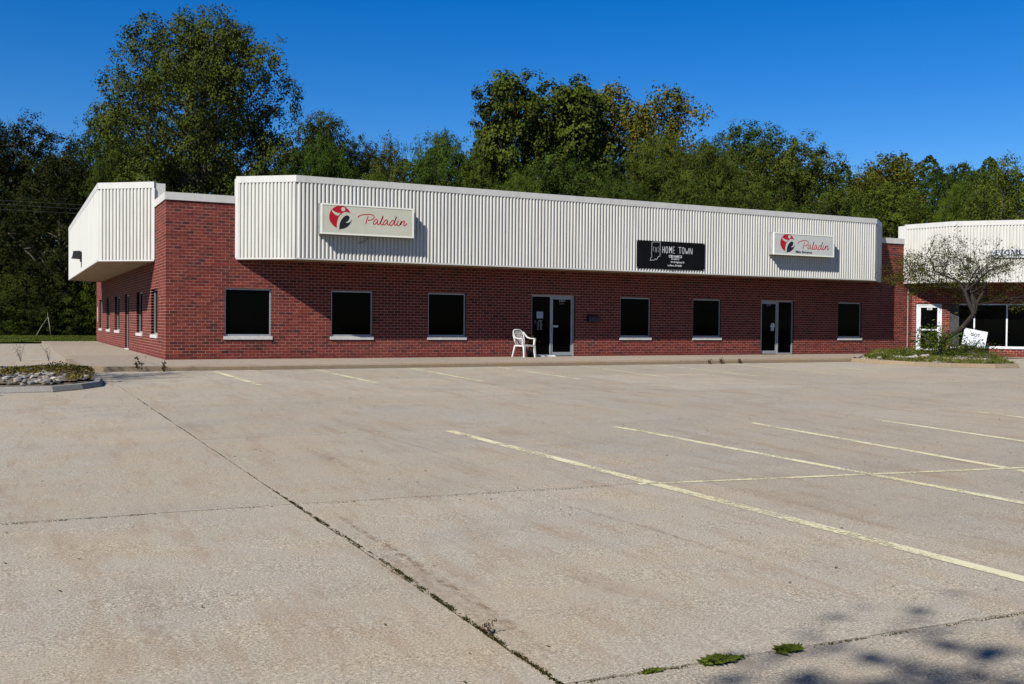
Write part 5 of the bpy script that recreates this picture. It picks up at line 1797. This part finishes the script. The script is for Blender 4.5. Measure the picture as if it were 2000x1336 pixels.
plant(23.03, 55.08, 17.10, 5.40, T_RND, (.46, .52, .46), "dark sloping crown right of the tallest tree, lower of two", 200, "broadleaf_tree")
plant(13.22, 30.91, 12.47, 4.44, T_WIL, (.75, 1.0, .72), "fresh green feathery tree above the left lightbox sign", 100, "locust_tree")
plant(15.03, 25.53, 9.55, 4.45, T_WIL, (.95, 1.05, .72), "yellow green bush just above the fascia between two trees", 270, "bushy_tree")
plant(19.11, 25.72, 9.55, 3.99, T_THIN, (.8, .85, .7), "low thin bush in front of the feathery tree", 200, "bushy_tree")
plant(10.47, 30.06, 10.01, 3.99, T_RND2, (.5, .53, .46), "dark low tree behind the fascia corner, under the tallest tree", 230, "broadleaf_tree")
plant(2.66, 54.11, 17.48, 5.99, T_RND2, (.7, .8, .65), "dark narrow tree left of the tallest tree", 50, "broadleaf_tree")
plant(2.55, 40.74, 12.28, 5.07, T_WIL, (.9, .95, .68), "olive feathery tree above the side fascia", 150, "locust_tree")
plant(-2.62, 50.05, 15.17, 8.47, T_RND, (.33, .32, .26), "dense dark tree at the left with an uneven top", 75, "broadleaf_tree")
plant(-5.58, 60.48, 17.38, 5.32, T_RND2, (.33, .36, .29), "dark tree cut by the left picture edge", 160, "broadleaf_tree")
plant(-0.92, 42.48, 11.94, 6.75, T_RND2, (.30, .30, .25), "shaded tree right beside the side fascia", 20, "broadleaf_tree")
plant(37.46, 18.75, 10.31, 5.39, T_RND, (.78, .85, .66), "mid green tree just above the fascia under the dark treetop", 330, "broadleaf_tree")
plant(28.17, 21.18, 9.85, 5.22, T_RND, (.62, .75, .6), "dark low tree at the roofline below the yellowing tree", 140, "broadleaf_tree")
plant(32.28, 19.11, 9.55, 5.22, T_RND2, (.70, .78, .6), "dark low tree at the roofline below the willows", 240, "broadleaf_tree")
plant(40.70, 16.01, 9.54, 5.62, T_RND2, (.72, .82, .6), "low green tree at the roofline right of the maple", 40, "broadleaf_tree")
plant(22.70, 28.40, 11.60, 3.60, T_RND2, (.8, .88, .62), "slim green tree left of the cottonwood trunk", 190, "broadleaf_tree")
plant(41.6, 27.2, 12.2, 6.6, T_RND, (.62, .78, .58), "broad dark green crown between the right willow and the maple", 285, "broadleaf_tree")
plant(53.5, 27.0, 11.6, 6.4, T_RND, (.66, .80, .58), "broad green crown filling the gap right of the maple", 165, "broadleaf_tree")
plant(36.0, 33.0, 12.6, 6.2, T_RND2, (.60, .76, .58), "full dark green crown behind the two willows", 95, "broadleaf_tree")

# understory at the lawn edge, left
for k, (x, y, h, w, tint, lab) in enumerate(((-3.63, 44.96, 6.28, 6.51, (.5, .47, .4), "brown green thicket at the left edge of the lawn"), (-1.22, 42.63, 4.51, 5.07, (.48, .48, .4), "bushy thicket with pale twigs behind the lawn"),
                                                (0.44, 41.80, 3.16, 4.05, (.55, .62, .48), "ivy covered mound beside the far wall corner"), (-2.75, 42.28, 2.46, 3.66, (.42, .48, .35), "low dark bush on the lawn edge between two thickets"),
                                                (-6.36, 45.21, 5.86, 5.07, (.42, .42, .36), "dark thicket mostly left of the picture edge"), (-4.09, 42.39, 3.11, 2.97, (.75, .9, .6), "small leafy bush nearest the left picture edge on the lawn"),
                                                (2.30, 45.34, 4.74, 5.01, (.4, .42, .36), "dark thicket behind the far wall corner"))):
    plant(x, y, h, w, T_SHR, tint, lab, 47 * k, "thicket", cat="shrub")
# wood behind everything closes the gaps under the crowns
YAW0 = 0.464924
def far_wood():
    rg = np.random.default_rng(77)
    n = 190000
    ang = YAW0 + np.arctan(rg.uniform(-.64, .665, n))           # an arc of woodland round the site, 92-108 m from the lot
    q = np.tan(ang - YAW0) * 1954 + 1000
    dp = rg.uniform(92, 108, n)
    z = rg.uniform(0, 1, n) ** .8
    rr = dp / np.cos(ang - YAW0)
    xy = np.array([-3.949, -29.839]) + np.column_stack([np.sin(ang), np.cos(ang)]) * rr[:, None]
    H = (322 - 14 * np.sin(q * .013) - 12 * np.sin(q * .041 + 1) - 12 * np.sin(q * .11)) / 1954.34 * dp + .3
    C = np.column_stack([xy, z * H])
    px = q
    tone = np.clip(.4 + .25 * np.sin(px * .05) + rg.normal(0, .12, n), 0, .93)
    me = leaf_mesh("far_wood", C, rg.normal(size=C.shape) + np.array([-.4, -.5, .4]), .38 * rg.uniform(.5, 1.2, n), .7, tone, M_leaf, rg)
    o = link("far_wood", me); o.color = (.4, .46, .36, 1)
    tag(o, kind='stuff')
far_wood()

# tree behind the viewer that shades the lower right of the lot
T_SHADE = make_tree_meshes("shade", 109, 13.0, 3.7, .60, prof_round, 34, 1.3, 11, 20, .24, trunk_r=.25, sub_sigma=.28, lumpy=.4)
put_tree("shade_tree", T_SHADE, (-7.8, -36.3, -.9), 1.0, R(15), (1, 1, .9), "roadside tree behind the viewer whose crown shades the lower right of the lot", "tree")

# ------------------------------------------------------------------ wires, dead wood, litter
for k, (z, lab) in enumerate(((7.17, "thin overhead wire crossing the dark trees at left, topmost of three"), (6.96, "thin overhead wire crossing the dark trees at left, middle of three"), (6.71, "thin overhead wire crossing the dark trees at left, lowest of three"))):
    mb = MB()
    mb.tube([(x, 28.0 + .02 * x, z + .0006 * (x + 2) ** 2) for x in np.linspace(-40, 40, 33)], .006, 4)
    tag(mb.build("power_line", M_wire), lab, "wire")
mb = MB()
x0, y0 = (0.08, 48.69)
mb.tube([(x0, y0, -.1), (x0 - .05, y0, 3), (x0 - .15, y0 + .2, 5.5), (x0 - .45, y0 + .3, 7.0), (x0 - .85, y0 + .4, 8.6)], [.16, .14, .11, .08, .03], 7)
mb.tube([(x0 - .15, y0 + .2, 5.6), (x0 + .1, y0, 7.0), (x0 + .1, y0, 7.6)], [.08, .05, .02], 5)
mb.tube([(x0 - .7, y0 + .35, 7.9), (x0 - .5, y0 + .3, 8.5)], [.05, .015], 5)
tag(mb.build("dead_tree", M_deadwood, smooth=True), "bare grey leaning dead trunk beside the side fascia edge", "tree")
mb = MB()
x0, y0 = (-2.50, 39.92)
x1, y1 = (-1.81, 39.57)
mb.tube([(x0, y0, .0), ((x0 + x1) / 2, y0 + .2, .65), (x1, y1, 1.25), (x1 - .05, y1, 1.5)], [.035, .035, .03, .015], 6)
mb.tube([(x1, y1, 1.2), (x1 + .08, y1 - .3, .6), (x1 + .12, y1 - .5, .1)], [.03, .025, .015], 6)
tag(mb.build("fallen_branch", M_deadwood, smooth=True), "pale dead branch propped in the bushes at the lawn edge", "branch")
mb = MB()
x0, y0 = (-3.65, 42.17)
mb.tube([(x0 - .4, y0, 6.6), (x0 + .5, y0, 5.6), (x0 + 1.2, y0 + .2, 4.9), (x0 + 2.0, y0, 3.9)], [.03, .06, .07, .04], 5)
mb.tube([(x0 + .5, y0, 5.6), (x0 + 1.1, y0, 5.75)], [.04, .015], 5)
mb.tube([(x0 + 2.0, y0, 3.9), (x0 + 2.6, y0 + .3, 1.8), (x0 + 2.7, y0 + .3, -.1)], [.04, .06, .09], 5)
tag(mb.build("dead_branch", M_deadwood, smooth=True), "long pale dead limb slanting across the left thicket", "branch")

def tuft(x, y, w, d, n, h, seed, label):
    rg = np.random.default_rng(seed)
    e = empty("grass_tuft", (x, y, gz(x, y)))
    P = rg.normal(size=(n, 3)) * np.array([w, d, 0])
    tone = rg.uniform(.3, .93, n)
    link("blades", blades_mesh("tuft_blades", P, h, .0035, rg, tone, M_grass, 1.6), e).color = (.8, .82, .65, 1)
    tag(e, label, "grass")
tuft(-.845, -25.955, .036, .008, 900, .036, 61, "larger spread green grass tuft in the joint at lower right, middle of three")
tuft(-.428, -25.975, .030, .007, 640, .034, 62, "bright green grass tuft farthest right in the lower joint")
tuft(-1.229, -25.925, .022, .006, 260, .022, 63, "smallest grass tuft in the lower joint, nearest the wide crack")

def joint_moss():
    rg = np.random.default_rng(71)
    pts, tn, sz = [], [], []
    def along(a, b, n, w, base):
        a, b = np.array(a), np.array(b)
        dens = np.clip(.5 + .5 * np.sin(np.linspace(0, 1, 400) * rg.uniform(20, 30) + rg.uniform(0, 6)) + .5 * np.sin(np.linspace(0, 1, 400) * 71), 0.12, 1)
        dens /= dens.sum()
        t = (rg.choice(400, n, p=dens) + rg.random(n)) / 400
        P = a + (b - a) * t[:, None] + rg.normal(size=(n, 2)) * w
        for (x, y), q in zip(P, t):
            pts.append((x, y, gz(x, y) + rg.uniform(-.008, .006))); tn.append(base + rg.normal(0, .18)); sz.append(rg.uniform(.006, .015))
    along((-1.80, -20.8), (-1.715, -23.5), 1500, .006, .15)
    along((-1.715, -23.5), (-1.695, -25.9), 3000, .009, .18)
    along((-1.695, -25.88), (-1.68, -26.6), 500, .011, .25)
    along((-1.99, -11.5), (-1.80, -20.8), 700, .005, .1)
    along((-4.0, -21.33), (-2.9, -21.37), 350, .007, .2)
    along((-2.6, -21.38), (1.5, -21.77), 450, .004, .05)
    along((-1.65, -25.9), (2.6, -26.13), 1300, .006, .15)
    along((1.6, -21.78), (8, -22.6), 150, .004, .15)
    along((1.74, -12), (2.3, -25), 160, .006, .1)
    along((5.14, -12), (5.35, -25), 140, .006, .1)
    P = np.array(pts)
    me = leaf_mesh("joint_moss", P, rg.normal(size=P.shape) * .7 + np.array([0, 0, 1.]), np.array(sz), .7, np.array(tn), M_moss, rg)
    o = link("joint_moss", me); o.color = (.5, .48, .42, 1)
    tag(o, kind='stuff')
    # fallen leaf bits and grit
    n = 750
    x = rg.uniform(-6, 20, n); y = rg.uniform(-26.5, -5.6, n)
    P = np.array([(a, b, gz(a, b) + .006) for a, b in zip(x, y)])
    me = leaf_mesh("leaf_litter", P, rg.normal(size=P.shape) * .25 + np.array([0, 0, 1.]), rg.uniform(.008, .04, n), .5, rg.uniform(0, 1, n), M_dry, rg)
    o = link("leaf_litter", me); tag(o, kind='stuff')
joint_moss()

# blades along the lawn
def lawn_blades():
    rg = np.random.default_rng(81)
    n = 26000
    x = rg.uniform(-9, 1.5, n); y = 24.65 + 21 * rg.random(n)
    P = np.column_stack([x, y, -.02 + .0015 * (y - 24.6)])
    tone = np.clip(.45 + .2 * np.sin(x) * np.cos(y * .7) + rg.normal(0, .15, n), 0, .93)
    o = link("lawn_grass", blades_mesh("lawn_grass", P, .09, .03, rg, tone, M_grass, .9)); o.color = (.75, .78, .7, 1)
    tag(o, kind='stuff')
lawn_blades()
